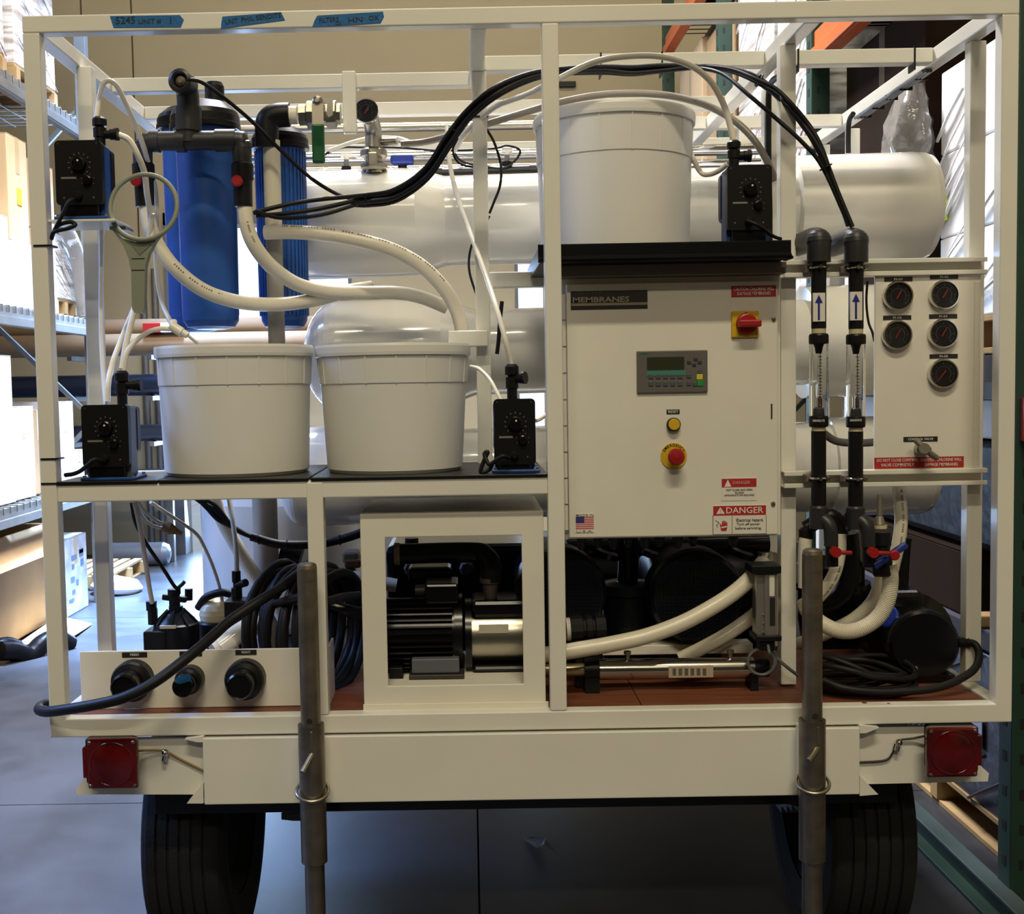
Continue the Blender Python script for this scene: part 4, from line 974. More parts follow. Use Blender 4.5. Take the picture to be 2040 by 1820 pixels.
# ================================================================ flow meters
def flow_meter(cx_, label, tag_):
    Y = .115; dx = 0
    root = thing('flow_meter', label, 'flow meter', (W(cx_, 1040, Y).x, Y, W(cx_, 1040, Y).z), 'clear tube flow meters')
    X = W(cx_, 740, Y).x
    z = lambda py: W(cx_, py-(cx_-1632)*-.012, Y).z
    r = S(14.5, Y)
    # elbow turning to the rear
    el = make('elbow', G().tube([(X, Y, z(522)), (X, Y, z(485)), (X, Y+.004, z(478)), (X-.002, Y+.03, z(473)), (X-.006, Y+.09, z(473)), (X-.010, Y+.15, z(473))], r*1.6, 22), PVC, root)
    make('elbow_dome', G().sphere((X, Y+.002, z(480)), r*1.72, 20), PVC, el)
    make('upper_pipe', G().cyl((X, Y, z(654)), (X, Y, z(520)), r, n=24), BLACK, root)
    for py in (533, 952):
        make('u_bolt', G().torus((X, Y, z(py)), (0, 0, 1), r*1.15, .0028, 24, 8), CHROME, root)
        for sg in (-1, 1): make('clamp_nut', G().cyl((X+sg*r*.55+.006, Y-r-.012, z(py)), (X+sg*r*.55+.006, Y-r+.002, z(py)), .005, n=6), CHROME, root)
        make('clamp_saddle', G().box(X-r*1.5, X+r*1.3, Y+r*.5, .160, z(py+8), z(py-6)), BROWNP, root, .002)
    lb = make('arrow_label', G().pbox(cx_-11, 583-(cx_-1632)*.03, cx_+13, 640-(cx_-1632)*.03, Y-r-.0016, Y-r+.004), WLAB, root, label='white label with blue arrow pointing up')
    ya = 583-(cx_-1632)*.03
    yy = Y-r-.002
    make('blue_arrow', G().pprism([(cx_-1.5, ya+54), (cx_+2.5, ya+54), (cx_+2.5, ya+20), (cx_+8, ya+20), (cx_+.5, ya+4), (cx_-7, ya+20), (cx_-1.5, ya+20)], yy-.0006, yy+.002), mat('arrow_blue', (.01, .015, .22), .5) if 'arrow_blue' not in MATS else MATS['arrow_blue'], lb)
    CRM = mat('cream_ring', (.55, .50, .30), .5) if 'cream_ring' not in MATS else MATS['cream_ring']
    make('cream_collar', G().cyl((X, Y, z(664)), (X, Y, z(652)), r*.95, n=24), CRM, root)
    make('top_nut', G().lathe([(r*1.28, 0), (r*1.32, .004), (r*1.32, .020), (r*1.2, .024)], (X, Y, z(685)), (0, 0, 1), 24), BLACK, root)
    tb = make('clear_tube', G().lathe([(r*1.28, 0), (r*1.28, z(686)-z(828))], (X, Y, z(828)), (0, 0, 1), 28, True, False), CLEAR, root, label='clear tube body')
    make('inner_rod', G().cyl((X+.004, Y, z(820)), (X+.004, Y, z(692)), .0018, n=8), STEEL, tb)
    make('upper_stop', G().lathe([(r*.45, 0), (r*.62, .014), (r*.85, .024)], (X, Y, z(704)), (0, 0, 1), 18), BLACK, tb)
    make('lower_stop', G().lathe([(r*.9, 0), (r*.8, .018), (r*.55, .022)], (X, Y, z(829)), (0, 0, 1), 18), PVC, tb)
    make('float', G().lathe([(.003, 0), (.006, .004), (.006, .022), (.003, .028)], (X+.004, Y, z(812)), (0, 0, 1), 14), mat('copper_float', (.14, .08, .05), .4, .5) if 'copper_float' not in MATS else MATS['copper_float'], tb)
    g = G()
    for k in range(16): g.box(X-.004-(.004 if k % 3 == 0 else .001), X+.001, Y-r*1.30, Y-r*1.27, z(710+k*6.2), z(711.6+k*6.2))
    make('scale_mark', g, mat('scale_ink', (.06, .03, .025), .6) if 'scale_ink' not in MATS else MATS['scale_ink'], tb, kind='stuff')
    bn = make('bottom_nut', G().lathe([(r*1.2, 0), (r*1.30, .004), (r*1.30, .022), (r*1.25, .026)], (X, Y, z(850)), (0, 0, 1), 24), BLACK, root)
    text(bn, tag_, cx_, 838-(cx_-1632)*.012, Y-r*1.32, 4.5, 24, WINK)
    make('cream_collar', G().cyl((X, Y, z(860)), (X, Y, z(849)), r*.95, n=24), CRM, root)
    make('lower_pipe', G().cyl((X, Y, z(1010)), (X, Y, z(858)), r, n=24), BLACK, root)
    make('lower_tee', G().lathe([(r*1.25, 0), (r*1.25, .05), (r*1.05, .055)], (X, Y, z(1052)), (0, 0, 1), 24), PVC, root)
    el2 = make('branch_elbow', G().tube([(X, Y, z(1030)), (X+.012, Y-.012, z(1036)), (X+.022, Y-.02, z(1050)), (X+.024, Y-.02, z(1085))], r*.95, 18), PVC, root)
    vb_ = make('needle_valve', G().cyl((X+.026, Y-.02, z(1125)), (X+.025, Y-.02, z(1078)), r*.85, n=18), BLACK, root)
    make('red_handle', G().tube([(X+.030, Y-.05, z(1094)), (X+.045, Y-.052, z(1095)), (X+.062, Y-.050, z(1096))], .0052, 10), RED, vb_, label='red valve lever')
    make('red_hub', G().cyl((X+.026, Y-.056, z(1094)), (X+.026, Y-.036, z(1094)), .012, n=18), RED, vb_)
    return root
flow_meter(1631, 'clear tube flow meter with blue arrow label, nearer the control cabinet', 'PERMEATE')
flow_meter(1705, 'clear tube flow meter with blue arrow label, nearer the gauge panel', 'CONCENTRATE')
# ================================================================ port plate, lower left
PY = .10
pp_ = thing('port_panel', 'white port plate with three black hose ports under the lower shelf', 'panel', (W(395, 1400, PY).x, PY+.05, zdk))
make('front_plate', G().box(X0+T+.004, W(656, 1350, PY).x, PY, PY+.006, zdk+.001, W(390, 1294, PY).z), PANELW, pp_, .0015)
make('side_return', G().box(W(656, 1350, PY).x-.006, W(656, 1350, PY).x, PY+.006, PY+.11, zdk+.001, W(390, 1294, PY).z), PANELW, pp_, .001)
def port(px, py, rpx, cap_px, cpx, cpy, tag_):
    c = W(px, py, PY); r = S(rpx, PY)
    f = make('port_flange', G().lathe([(r, 0), (r, -.030), (r*.93, -.038), (r*.70, -.042)], c, (0, 1, 0), 36), BLACK, pp_)
    e = W(cpx, cpy, PY-.09); ax = Vector((0, 1, 0)); rc = S(cap_px, PY-.09)
    make('port_cap', G().lathe([(rc, -.045), (rc*.98, -.085), (rc*.85, -.090), (rc*.8, -.086)], c, (0, 1, 0), 32), BLACKG, f)
    return f
port(268, 1352, 41, 29, 252, 1356, '')
f2 = port(381, 1350, 28, 22, 370, 1353, '')
port(491, 1349, 40, 28, 480, 1352, '')
c = W(368, 1350, PY-.092)
make('blue_tape_flap', G().add([W(346, 1358, PY-.11), W(352, 1349, PY-.105), W(378, 1342, PY-.094), W(384, 1362, PY-.092), W(380, 1356, PY-.093), W(358, 1362, PY-.1)], [(0, 1, 5), (1, 2, 4, 5), (2, 3, 4)]), TAPE, f2, label='scrap of blue tape')
f2.children[-1].modifiers.new('solid', 'SOLIDIFY').thickness = .0015
for (px, py, wd, s_) in ((268, 1304, 50, 'FEED'), (380, 1302, 45, 'DRAIN'), (490, 1299, 42, 'PRODUCT')):
    t = make('black_tag', G().pbox(px-wd/2, py-5, px+wd/2, py+5, PY-.0015, PY+.001), BLKLAB, pp_); text(t, s_, px, py, PY-.002, 4.5, 18, WINK)
# ================================================================ pump guard box
BY = .04
bx_ = thing('pump_guard', 'white steel guard box with a square window around the black pump', 'guard box', (W(905, 1400, BY).x, .25, zdk))
x0, x1 = W(721, 1210, BY).x, W(1085, 1210, BY).x; xi0, xi1 = W(770, 1215, BY).x, W(1041, 1215, BY).x
zz1, zi1, zi0 = W(905, 1021, BY).z, W(905, 1068, BY).z, W(905, 1364, BY).z
zb_ = zdk+.001
zz0 = W(905, 1403, BY).z
g = G()
vs = [(x0, BY, zb_), (x1, BY, zb_), (x1, BY, zz1), (x0, BY, zz1), (xi0, BY, zi0), (xi1, BY, zi0), (xi1, BY, zi1), (xi0, BY, zi1)]
bk = [(x, y+.006, z) for x, y, z in vs]
g.add(vs+bk, [(0,1,5,4), (1,2,6,5), (2,3,7,6), (3,0,4,7), (8,12,13,9), (9,13,14,10), (10,14,15,11), (11,15,12,8), (0,8,9,1), (1,9,10,2), (2,10,11,3), (3,11,8,0), (4,5,13,12), (5,6,14,13), (6,7,15,14), (7,4,12,15)])
make('front_frame', g, PANELW, bx_, .002)
make('guard_top', G().box(x0, x1, BY+.006, .42, zz1-.005, zz1), PANELW, bx_, .001)
make('guard_side', G().box(x0, x0+.005, BY+.006, .42, zb_, zz1-.005), PANELW, bx_)
make('guard_side', G().box(x1-.005, x1, BY+.006, .42, zb_, zz1-.005), PANELW, bx_)
make('guard_floor', G().box(x0+.005, x1-.005, BY+.007, .42, zi0-.012, zi0-.006), PANELW, bx_)
make('foot_lip', G().box(x0-.002, x1+.006, BY-.004, BY+.0, zb_, zb_+.018), PANELW, bx_, .001)
# pump inside the guard
PYc = .24; zf = zi0-.006
pm = thing('boost_pump', 'black finned motor with stainless pump barrel behind the guard window', 'pump', (W(900, 1350, PYc).x, PYc, zf))
xm0, xm1, xm2, xm3 = W(745, 1260, PYc).x, W(922, 1260, PYc).x, W(940, 1260, PYc).x, W(1050, 1260, PYc).x
zc = W(905, 1258, PYc).z; rm = S(76, PYc)
make('motor_body', G().lathe([(rm*.93, 0), (rm*.93, xm1-xm0-.02), (rm*1.02, xm1-xm0-.02), (rm*1.02, xm1-xm0)], (xm0, PYc, zc), (1, 0, 0), 40), BLACKG, pm)
for k in range(15):
    a = math.radians(180+(-62+k*9)); q = Vector((0, math.cos(a), -math.sin(a)))
    make('cooling_fin', G().bar(Vector((xm0, PYc, zc))+q*rm*.98, Vector((xm1-.025, PYc, zc))+q*rm*.98, .004, .020, q), BLACKG, pm)
xt0, xt1 = W(848, 1190, PYc-.02).x, W(914, 1190, PYc-.02).x
make('terminal_box', G().box(xt0, xt1, PYc-.07, PYc+.04, W(880, 1203, PYc-.07).z, W(880, 1163, PYc-.07).z), BLACKG, pm, .006)
make('cable_gland', G().cyl((xt0-.025, PYc-.03, W(880, 1178, PYc-.05).z), (xt0, PYc-.03, W(880, 1178, PYc-.05).z), .014, n=14), DARKST, pm)
make('motor_foot', G().pbox(820, 1312, 915, 1341, PYc-.115, PYc+.06), GREYM, pm, .003)
make('foot_plate', G().box(W(815, 1345, PYc-.12).x, W(925, 1345, PYc-.12).x, PYc-.125, PYc+.1, zf+.001, zf+.012), DARKST, pm, .002)
make('foot_block', G().pbox(775, 1330, 803, 1356, PYc-.11, PYc+.06), BLACK, pm, .002)
rb = S(57, PYc)
zc2 = W(985, 1262, PYc).z
make('pump_barrel', G().cyl((xm2, PYc, zc2), (xm3, PYc, zc2), rb, n=48), STEEL, pm)
make('end_flange', G().lathe([(rb*1.28, 0), (rb*1.28, .016)], (xm2-.016, PYc, zc2), (1, 0, 0), 40), BLACKG, pm)
make('pump_head', G().box(xm2, xm3+.005, PYc-rb*.85, PYc+rb, zc2+rb*.72, zc2+rb*1.34), BLACKG, pm, .010)
make('pump_base', G().box(xm2, xm3+.005, PYc-rb*.95, PYc+rb, zf+.001, zc2-rb*.92), BLACKG, pm, .008)
make('barrel_label', G().pbox(954, 1244, 1013, 1261, PYc-rb-.001, PYc-rb+.004), mat('dull_silver_label', (.50, .46, .36), .5), pm)
make('outlet_neck', G().lathe([(.016, 0), (.017, .02), (.020, .045), (.026, .05), (.026, .062)], (W(977, 1195, PYc).x, PYc-.02, W(977, 1196, PYc).z), (0, 0, 1), 24), mat('dark_bronze', (.16, .13, .10), .4, .6), pm)
make('outlet_elbow', G().tube([(W(977, 1155, PYc).x, PYc-.02, W(977, 1155, PYc).z), (W(977, 1120, PYc).x, PYc-.02, W(977, 1122, PYc).z), (W(965, 1103, PYc).x, PYc-.01, W(965, 1106, PYc).z), (W(940, 1100, PYc).x, PYc, W(940, 1100, PYc).z), (W(795, 1103, PYc).x, PYc, W(795, 1103, PYc).z)], .026, 20), BLACK, pm)
make('pale_ring', G().cyl((W(786, 1103, PYc).x, PYc, W(790, 1103, PYc).z), (W(797, 1103, PYc).x, PYc, W(790, 1103, PYc).z), .028, n=24), mat('dim_beige_ring', (.25, .2, .13), .5), pm)
make('motor_top_cover', G().pbox(812, 1130, 900, 1158, PYc+.05, PYc+.13), BLACKG, pm, .01)
# ================================================================ black cable coil and its loose end
crd = thing('black_power_cable', 'thick black power cable coiled between the lower shelf post and the guard box', 'cable', W(615, 1380, .3))
C = W(614, 1250, .30)
for k in range(11):
    tilt = math.radians(24+4*math.sin(k*2.1)); dx = (k-5)*.0105; R = .148+.008*math.cos(k*1.7)
    ax = Vector((math.cos(tilt), -math.sin(tilt)*1.0, .06*math.sin(k))).normalized()
    u = ax.cross(Vector((0, 0, 1))).normalized(); v = u.cross(ax).normalized()
    pts = [C+ax*dx*1.6+u*R*1.0*math.cos(t*2*math.pi/28)+v*R*1.02*math.sin(t*2*math.pi/28)+Vector((0, 0, .004*math.sin(k*3+t))) for t in range(28)]
    make('cable_loop', G().tube(pts, .0125, 8, 1, True), RUBBER, crd)
make('loose_end', G().tube([W(*p) for p in [(640, 1130, .34), (600, 1140, .25), (560, 1170, .16), (520, 1195, .10), (460, 1235, .05), (420, 1270, 0), (370, 1312, -.06), (310, 1357, -.10), (250, 1388, -.115), (190, 1403, -.10), (130, 1413, -.07), (95, 1417, -.035), (78, 1413, .015), (86, 1404, .055), (110, 1400, .075)]], .0125, 12, 8), RUBBER, crd)
make('cable_branch', G().tube([W(*p) for p in [(540, 1205, .2), (600, 1190, .1), (640, 1200, .045), (680, 1190, .12), (715, 1186, .2)]], .011, 10, 6), RUBBER, crd)
make('cable_plug', G().tube([W(*p) for p in [(655, 1205, .2), (690, 1215, .2), (720, 1222, .22)]], .016, 12, 4), BLACKG, crd)
# ================================================================ valve group, lower left
VY = .40
vg = thing('multiport_valve', 'black multiport valve head with side fittings standing on the deck, lower left', 'valve', W(350, 1296, VY))
c = W(352, 1262, VY)
make('valve_body', G().lathe([(S(45, VY), zdk-c.z), (S(45, VY), .028), (S(40, VY), .032), (S(22, VY), .058), (S(14, VY), .062), (S(14, VY), .075)], c, (0, 0, 1), 28), BLACK, vg)
for k in range(8):
    a = k*math.pi/4; q = Vector((math.cos(a), math.sin(a), 0))
    make('cone_rib', G().bar(c+q*S(42, VY)+Vector((0, 0, .03)), c+q*S(16, VY)+Vector((0, 0, .064)), .006, .008, (0, 0, 1)), BLACK, vg)
make('spindle', G().lathe([(S(11, VY), 0), (S(11, VY), S(22, VY)), (S(13, VY), S(24, VY)), (S(13, VY), S(34, VY))], W(348, 1206, VY), (0, 0, 1), 16), BLACK, vg)
make('lever', G().bar(W(324, 1188, VY), W(372, 1194, VY), .018, .016), BLACK, vg, .003)
make('side_box', G().pbox(285, 1258, 330, 1296, VY-.06, VY+.02), BLACK, vg, .004)
make('hex_nut', G().lathe([(S(10, VY), 0), (S(10, VY), S(30, VY)), (S(8, VY), S(36, VY)), (S(8, VY), S(46, VY))], W(305, 1243, VY-.02), (0, 0, 1), 6, False), BLACK, vg)
make('nut', G().lathe([(S(10.5, VY), 0), (S(11, VY), S(18, VY))], W(302, 1215, VY-.02), (0, 0, 1), 6, False), BLACK, vg)
make('rear_cap', G().cyl(W(376, 1195, VY+.05), W(376, 1172, VY+.05), S(8, VY), n=14), BLACK, vg)
make('pale_sticker', G().pbox(318, 1246, 350, 1252, VY-.072, VY-.066), TUBEC, vg)
ta = thing('round_tank_valve', 'pale round-topped fitting in a black collar behind the multiport valve', 'valve', W(430, 1290, .5))
c = W(430, 1222, .5); r = S(33, .5)
make('pale_dome', G().sphere(c, r, 28), mat('cream_plastic', (.62, .56, .40), .3, coat=.3), ta)
make('black_collar', G().lathe([(r*1.0, 0), (r*1.12, r*.25), (r*1.12, r*1.1), (r*1.02, r*1.2)], c-Vector((0, 0, r*1.6)), (0, 0, 1), 28), BLACK, ta)
make('collar_foot', G().cyl((c.x, c.y, zdk), c-Vector((0, 0, r*1.55)), r*.6, n=20), BLACK, ta)
make('cable_stub', G().tube([W(395, 1210, .5), W(410, 1190, .48), W(440, 1180, .47), W(462, 1184, .47)], .011, 10), RUBBER, ta)
fb = thing('solenoid_valve', 'small black solenoid valve with a tall fitting left of the coiled cable', 'valve', W(470, 1292, .4))
make('valve_block', G().box(W(453, 1230, .4).x, W(500, 1230, .4).x, .36, .43, zdk, W(475, 1192, .4).z), BLACK, fb, .004)
make('tall_fitting', G().lathe([(S(11, .4), 0), (S(11, .4), S(22, .4)), (S(7, .4), S(24, .4)), (S(7, .4), S(32, .4)), (S(9, .4), S(34, .4)), (S(9, .4), S(56, .4))], W(472, 1192, .4), (0, 0, 1), 8, False), BLACK, fb)
make('side_fitting', G().cyl(W(472, 1166, .4), W(490, 1160, .38), S(8, .4), n=10), BLACK, fb)
make('riser_tube', G().ptube([(472, 1138, .4), (470, 1090, .4), (464, 1040, .42), (455, 985, .46)], 5, 8), TUBEC, fb)
wp = thing('white_elbow', 'white plastic pipe elbow lying on the deck beside the coiled cable', 'pipe', W(470, 1292, .3))
make('elbow_pipe', G().tube([W(425, 1296, .26), W(450, 1280, .28), W(480, 1258, .3), W(505, 1245, .34), W(520, 1248, .4)], S(20, .3), 18), VESSEL, wp)
make('elbow_socket', G().tube([W(438, 1290, .27), W(462, 1272, .285)], S(24, .3), 18), VESSEL, wp)
tubing('cream tube dropping from the shelf into the multiport valve side nut', [(268, 1000, .12), (277, 1040, .16), (287, 1100, .24), (296, 1160, .32), (303, 1200, .36)], 5, HOSE)
tubing('bright tube pair end running from the shelf to the hanging cone strainer', [(275, 1000, .12), (290, 1020, .15), (310, 1036, .18), (330, 1046, .2)], 3.5, WRAPW)
tubing('bright tube beside its twin, lower of the pair to the cone strainer', [(272, 1002, .13), (285, 1030, .16), (303, 1046, .18), (327, 1053, .2)], 3.5, WRAPW)
cs = thing('cone_strainer', 'small tan cone strainer hanging at the end of two bright tubes', 'strainer', W(345, 1060, .2))
make('cone_body', G().lathe([(S(11, .2), 0), (S(12, .2), S(14, .2)), (S(5, .2), S(32, .2)), (S(5, .2), S(40, .2))], W(326, 1048, .2), W(362, 1062, .2)-W(326, 1048, .2), 16), mat('tan_plastic', (.30, .20, .10), .5), cs)
tubing('thin tan tube sloping from the shelf past the doorway glow', [(300, 1000, .2), (330, 1020, .25), (360, 1040, .3), (390, 1062, .36), (405, 1085, .4), (425, 1130, .46), (440, 1180, .48), (446, 1230, .48)], 3.5, HOSE)
cord('black_wire', [(262, 1000, .2), (270, 1040, .22), (290, 1080, .26), (310, 1110, .3), (330, 1140, .34), (350, 1170, .38), (360, 1166, .38), (368, 1158, .38)], 4, 'black wire dropping from the shelf to the multiport valve lever', cat='wire')
wb = thing('wire_loom', 'black taped wire loom drooping under the lower shelf toward the guard box', 'wire loom', W(560, 1090, .5))
for dk in ((0, 0), (6, -5), (2, 7)):
    make('loom_wire', G().ptube([(390+dk[0]*2, 992, .5), (410+dk[0]*2, 1006+dk[1], .5), (435, 1022+dk[1]*1.8, .5), (465, 1050, .5), (500, 1068, .5), (560, 1084, .5), (640, 1082, .5), (700, 1068, .5), (745, 1050, .5)], 5, 8), RUBBER, wb)
make('loom_jacket', G().ptube([(500, 1068, .5), (560, 1084, .5), (640, 1082, .5), (700, 1068, .5), (745, 1050, .5)], 9, 10), RUBBER, wb)
for px, py in ((515, 1073), (573, 1085), (677, 1075)): make('cable_tie', G().torus(W(px, py, .5), (1, 0, .1), S(10, .5), .002, 16, 6), BLACK, wb)
solo('grey_riser_pipe', G().cyl((W(530, 1100, .62).x, .62, zdk), (W(530, 1100, .62).x, .62, W(530, 975, .62).z), S(25, .62), n=28), PIPEG, 'grey vertical pipe standing in front of the white drum', 'pipe')
solo('pipe_collar', G().cyl(W(560, 1098, .66), W(600, 1110, .66), S(24, .66), n=20), BLACK, 'black pipe collar at the top of the coiled cable', 'pipe fitting')
sv = thing('small_pump', 'small grey and brown pump peeking between coiled cable and guard box', 'pump', W(705, 1180, .7))
make('pump_body', G().pbox(682, 1100, 712, 1122, .66, .74), GALV, sv, .006); make('pump_motor', G().pbox(686, 1115, 718, 1132, .65, .75), mat('brown_motor', (.10, .05, .03), .5), sv, .006); make('pump_stand', G().box(W(690, 1150, .68).x, W(708, 1150, .68).x, .67, .71, zdk, W(700, 1131, .67).z), BLACK, sv)
hose('cream pipe lying level between coiled cable and guard box', [(668, 1148, .6), (700, 1150, .6), (740, 1158, .6), (790, 1166, .6)], 14)
# ================================================================ big motors below the cabinet
def fan_motor(label, px, py, rpx, Yf):
    c = W(px, py, Yf); r = S(rpx, Yf)
    root = thing('electric_motor', label, 'motor', (c.x, Yf+.15, zdk), 'dark motors below the cabinet')
    make('fan_cowl', G().lathe([(r*.90, .0), (r*.97, .012), (r, .03), (r, .10), (r*.94, .105)], c, (0, 1, 0), 48), MOTORB, root)
    make('motor_body', G().cyl(c+Vector((0, .105, 0)), c+Vector((0, .34, 0)), r*.9, n=40), MOTORB, root)
    g = G()
    st = r*1.7/22
    for k in range(-11, 12):
        o = k*st; h = math.sqrt(max(0, (r*.86)**2-o*o))
        if h < .01: continue
        g.box(c.x+o-.0012, c.x+o+.0012, Yf-.004, Yf-.001, c.z-h, c.z+h); g.box(c.x-h, c.x+h, Yf-.004, Yf-.001, c.z+o-.0012, c.z+o+.0012)
    make('fan_grille', g, MOTORB, root, kind='stuff')
    make('motor_foot', G().box(c.x-r*.7, c.x+r*.7, Yf+.12, Yf+.30, zdk, c.z-r*.75), MOTORB, root, .004)
    return root
fan_motor('dark blue-black motor with round fan grille below the left of the cabinet', 1118, 1185, 94, .26)
fan_motor('dark blue-black motor with round fan grille below the right of the cabinet', 1390, 1190, 97, .27)
cp = thing('centrifugal_pump', 'dark pump casing between the two round fan grilles', 'pump', W(1250, 1310, .45))
c = W(1250, 1220, .45)
make('pump_casing', G().lathe([(S(50, .45), zdk-c.z), (S(50, .45), S(40, .45)), (S(58, .45), S(42, .45)), (S(58, .45), S(60, .45)), (S(30, .45), S(66, .45))], c, (0, 0, 1), 32), MOTORB, cp)
make('casing_pipe', G().tube([c+Vector((0, 0, S(60, .45))), W(1252, 1120, .45), W(1250, 1085, .45), W(1250, 1050, .45)], .028, 16), BLACKG, cp)
make('manifold', G().cyl(W(1130, 1092, .52), W(1530, 1082, .52), .026, n=18), BLACKG, cp)
for px in (1208, 1300, 1478): make('flange', G().lathe([(.042, 0), (.042, .016), (.03, .02)], W(px, 1105, .5), (.3, -.2, 1), 16), BLACKG, cp)
hp = thing('pump_light_block', 'large black pump block added to stop rear light deep behind the guard box window', 'pump', W(930, 1290, .75))  # made-up pump, placed to keep rear light out of the guard window
Yh = .60
make('crankcase', G().pbox(770, 1085, 1090, 1275, Yh, Yh+.30), BLACKG, hp, .02)
make('pump_base', G().box(W(790, 1280, Yh).x, W(1070, 1280, Yh).x, Yh+.02, Yh+.28, zdk, W(900, 1277, Yh).z), BLACKG, hp, .004)
for k in range(5): make('valve_cap', G().lathe([(.022, .0), (.022, -.02), (.016, -.026)], W(820+55*k, 1130, Yh), (0, 1, 0), 8, False), DARKST, hp)
make('oil_cap', G().lathe([(.02, 0), (.02, .02)], W(820, 1085, Yh+.1), (0, 0, 1), 12), BLACK, hp)
lm = thing('motor_light_block', 'long black motor shape added to stop rear light deep behind the two round fan grilles', 'motor', W(1310, 1290, .85))  # made-up motor, placed to keep the bay behind the grilles dark
a_, b_ = W(1125, 1170, .88), W(1530, 1163, .88)
make('motor_shell', G().lathe([(.15, 0), (.172, .012), (.172, (b_-a_).length-.012), (.15, (b_-a_).length)], a_, b_-a_, 40), BLACKG, lm)
for k in range(4): make('shell_band', G().torus(a_+(b_-a_)*(.12+.25*k), b_-a_, .173, .006, 40, 6), BLACKG, lm)
make('motor_cradle', G().box(a_.x+.06, b_.x-.06, .80, .98, zdk, a_.z-.14), BLACKG, lm, .004)
solo('skid_beam', G().pbox(1200, 1284, 1500, 1303, .30, .36), PANELW, 'pale low beam behind the polished tube under the cabinet', 'beam', bev=.002)
hose('cream hose sweeping up below the cabinet past the round grilles', [(1070, 1304, .12), (1100, 1302, .12), (1150, 1294, .125), (1220, 1282, .13), (1290, 1266, .135), (1360, 1240, .14), (1420, 1208, .15), (1465, 1178, .17), (1500, 1146, .2), (1520, 1120, .26)], 16)
hose('short cream hose behind the sweeping one, right of the lower motor', [(1355, 1312, .26), (1400, 1290, .25), (1450, 1262, .25), (1498, 1228, .26), (1530, 1200, .3)], 14)
hose('pale hose end rising behind the right cabinet post', [(1545, 1100, .3), (1538, 1125, .3), (1535, 1160, .3)], 12)
cv = thing('check_valve', 'black ribbed check valve lying beside the mid post below the cabinet', 'valve', W(1165, 1285, .16))
a_, b_ = W(1136, 1253, .24), W(1206, 1249, .24)
L = (b_-a_).length; r = S(24, .17)
make('valve_body', G().lathe([(r*1.15, 0), (r*1.15, L*.34), (r*.9, L*.36), (r*.9, L*.44), (r*1.05, L*.46), (r*1.05, L*.62), (r*.85, L*.64), (r*.85, L*.70), (r*1.1, L*.72), (r*1.1, L)], a_, b_-a_, 12, False), BLACK, cv)
make('white_ring', G().lathe([(r*1.0, -.010), (r*1.0, 0)], a_, b_-a_, 24), WLAB, cv)
make('valve_foot', G().box(a_.x+.01, a_.x+.06, .22, .26, zdk, a_.z-r*.8), BLACK, cv, .003)
uv = thing('steel_tube_housing', 'long polished steel tube lying on the deck below the cabinet', 'tube', W(1320, 1352, .20))
ya = lambda px: 1334-(px-1130)*.013
r = S(21, .20)
make('main_tube', G().cyl(W(1193, ya(1193), .20), W(1500, ya(1500), .20), r, n=36), mat('steel_tube_finish', (.50, .47, .40), .2, 1), uv)
make('clamp', G().cyl(W(1163, ya(1163), .20), W(1192, ya(1192), .20), r*1.22, n=28), BLACK, uv)
make('clamp_saddle', G().box(W(1163, 1340, .20).x, W(1192, 1340, .20).x, .17, .23, zdk, W(1175, 1345, .20).z), BLACK, uv)
make('thin_tube_end', G().cyl(W(1085, ya(1085), .20), W(1163, ya(1163), .20), r*.62, n=24), mat('brass_tinted_steel', (.42, .36, .22), .35, .8), uv)
make('end_cap', G().cyl(W(1499, ya(1499), .20), W(1530, ya(1530), .20), r*.9, n=28), BLACK, uv)
make('tube_cradle', G().box(W(1490, 1340, .20).x, W(1505, 1340, .20).x, .17, .23, zdk, W(1497, 1340, .20).z), BLACK, uv)
for px in (1250, 1455): make('standoff', G().lathe([(.006, 0), (.006, .012), (.009, .013), (.009, .02)], W(px, ya(px)-20, .20), (0, 0, 1), 12), STEEL, uv)
lb = make('tube_label', G().pbox(1332, 1327, 1421, 1349, .20-r-.001, .20-r*.75), mat('faded_paper_label', (.40, .33, .26), .6), uv, label='faded paper label')
for k in range(6): make('label_print', G().pbox(1340+12*k, 1331, 1347+12*k, 1345, .20-r-.0016, .20-r), GREYINK, lb)
text(uv, 'SILVER', 1425, 1310.5, .20-r*.55, 5, 40, INK) if False else None
ci = thing('inline_sensor', 'vertical aluminium sensor body with black end brackets beside the right cabinet post', 'sensor', W(1528, 1285, .15))
make('sensor_body', G().pbox(1506, 1142, 1524, 1268, .14, .18), ALU, ci, .004)
make('sensor_cover', G().pbox(1524, 1142, 1551, 1268, .13, .18), ALU, ci, .004)
make('top_bracket', G().pbox(1497, 1126, 1557, 1143, .12, .19), BLACK, ci, .003)
make('bottom_bracket', G().pbox(1506, 1266, 1558, 1278, .12, .19), BLACK, ci, .003)
make('lower_nut', G().pbox(1514, 1278, 1545, 1296, .13, .17), BLACK, ci, .004)
wl = make('white_strip_label', G().pbox(1533, 1146, 1543, 1187, .1285, .131), WLAB, ci)
make('black_strip_label', G().pbox(1534, 1190, 1544, 1246, .1285, .131), BLKLAB, ci)
text(wl, 'PULSTAR', 1538, 1166, .128, 5, 34, GREYINK, spin=(math.pi/2, math.pi/2, 0)) if False else None
for py in (1225, 1242, 1260): make('sensor_screw', G().lathe([(.003, 0), (.002, -.002)], W(1521, py, .139), (0, 1, 0), 8), STEEL, ci)
gw = thing('grey_wire_coil', 'small coil of grey wire hanging in front of the polished tube end', 'wire', W(1517, 1345, .10))
WIREG = mat('grey_wire', (.13, .15, .155), .45)
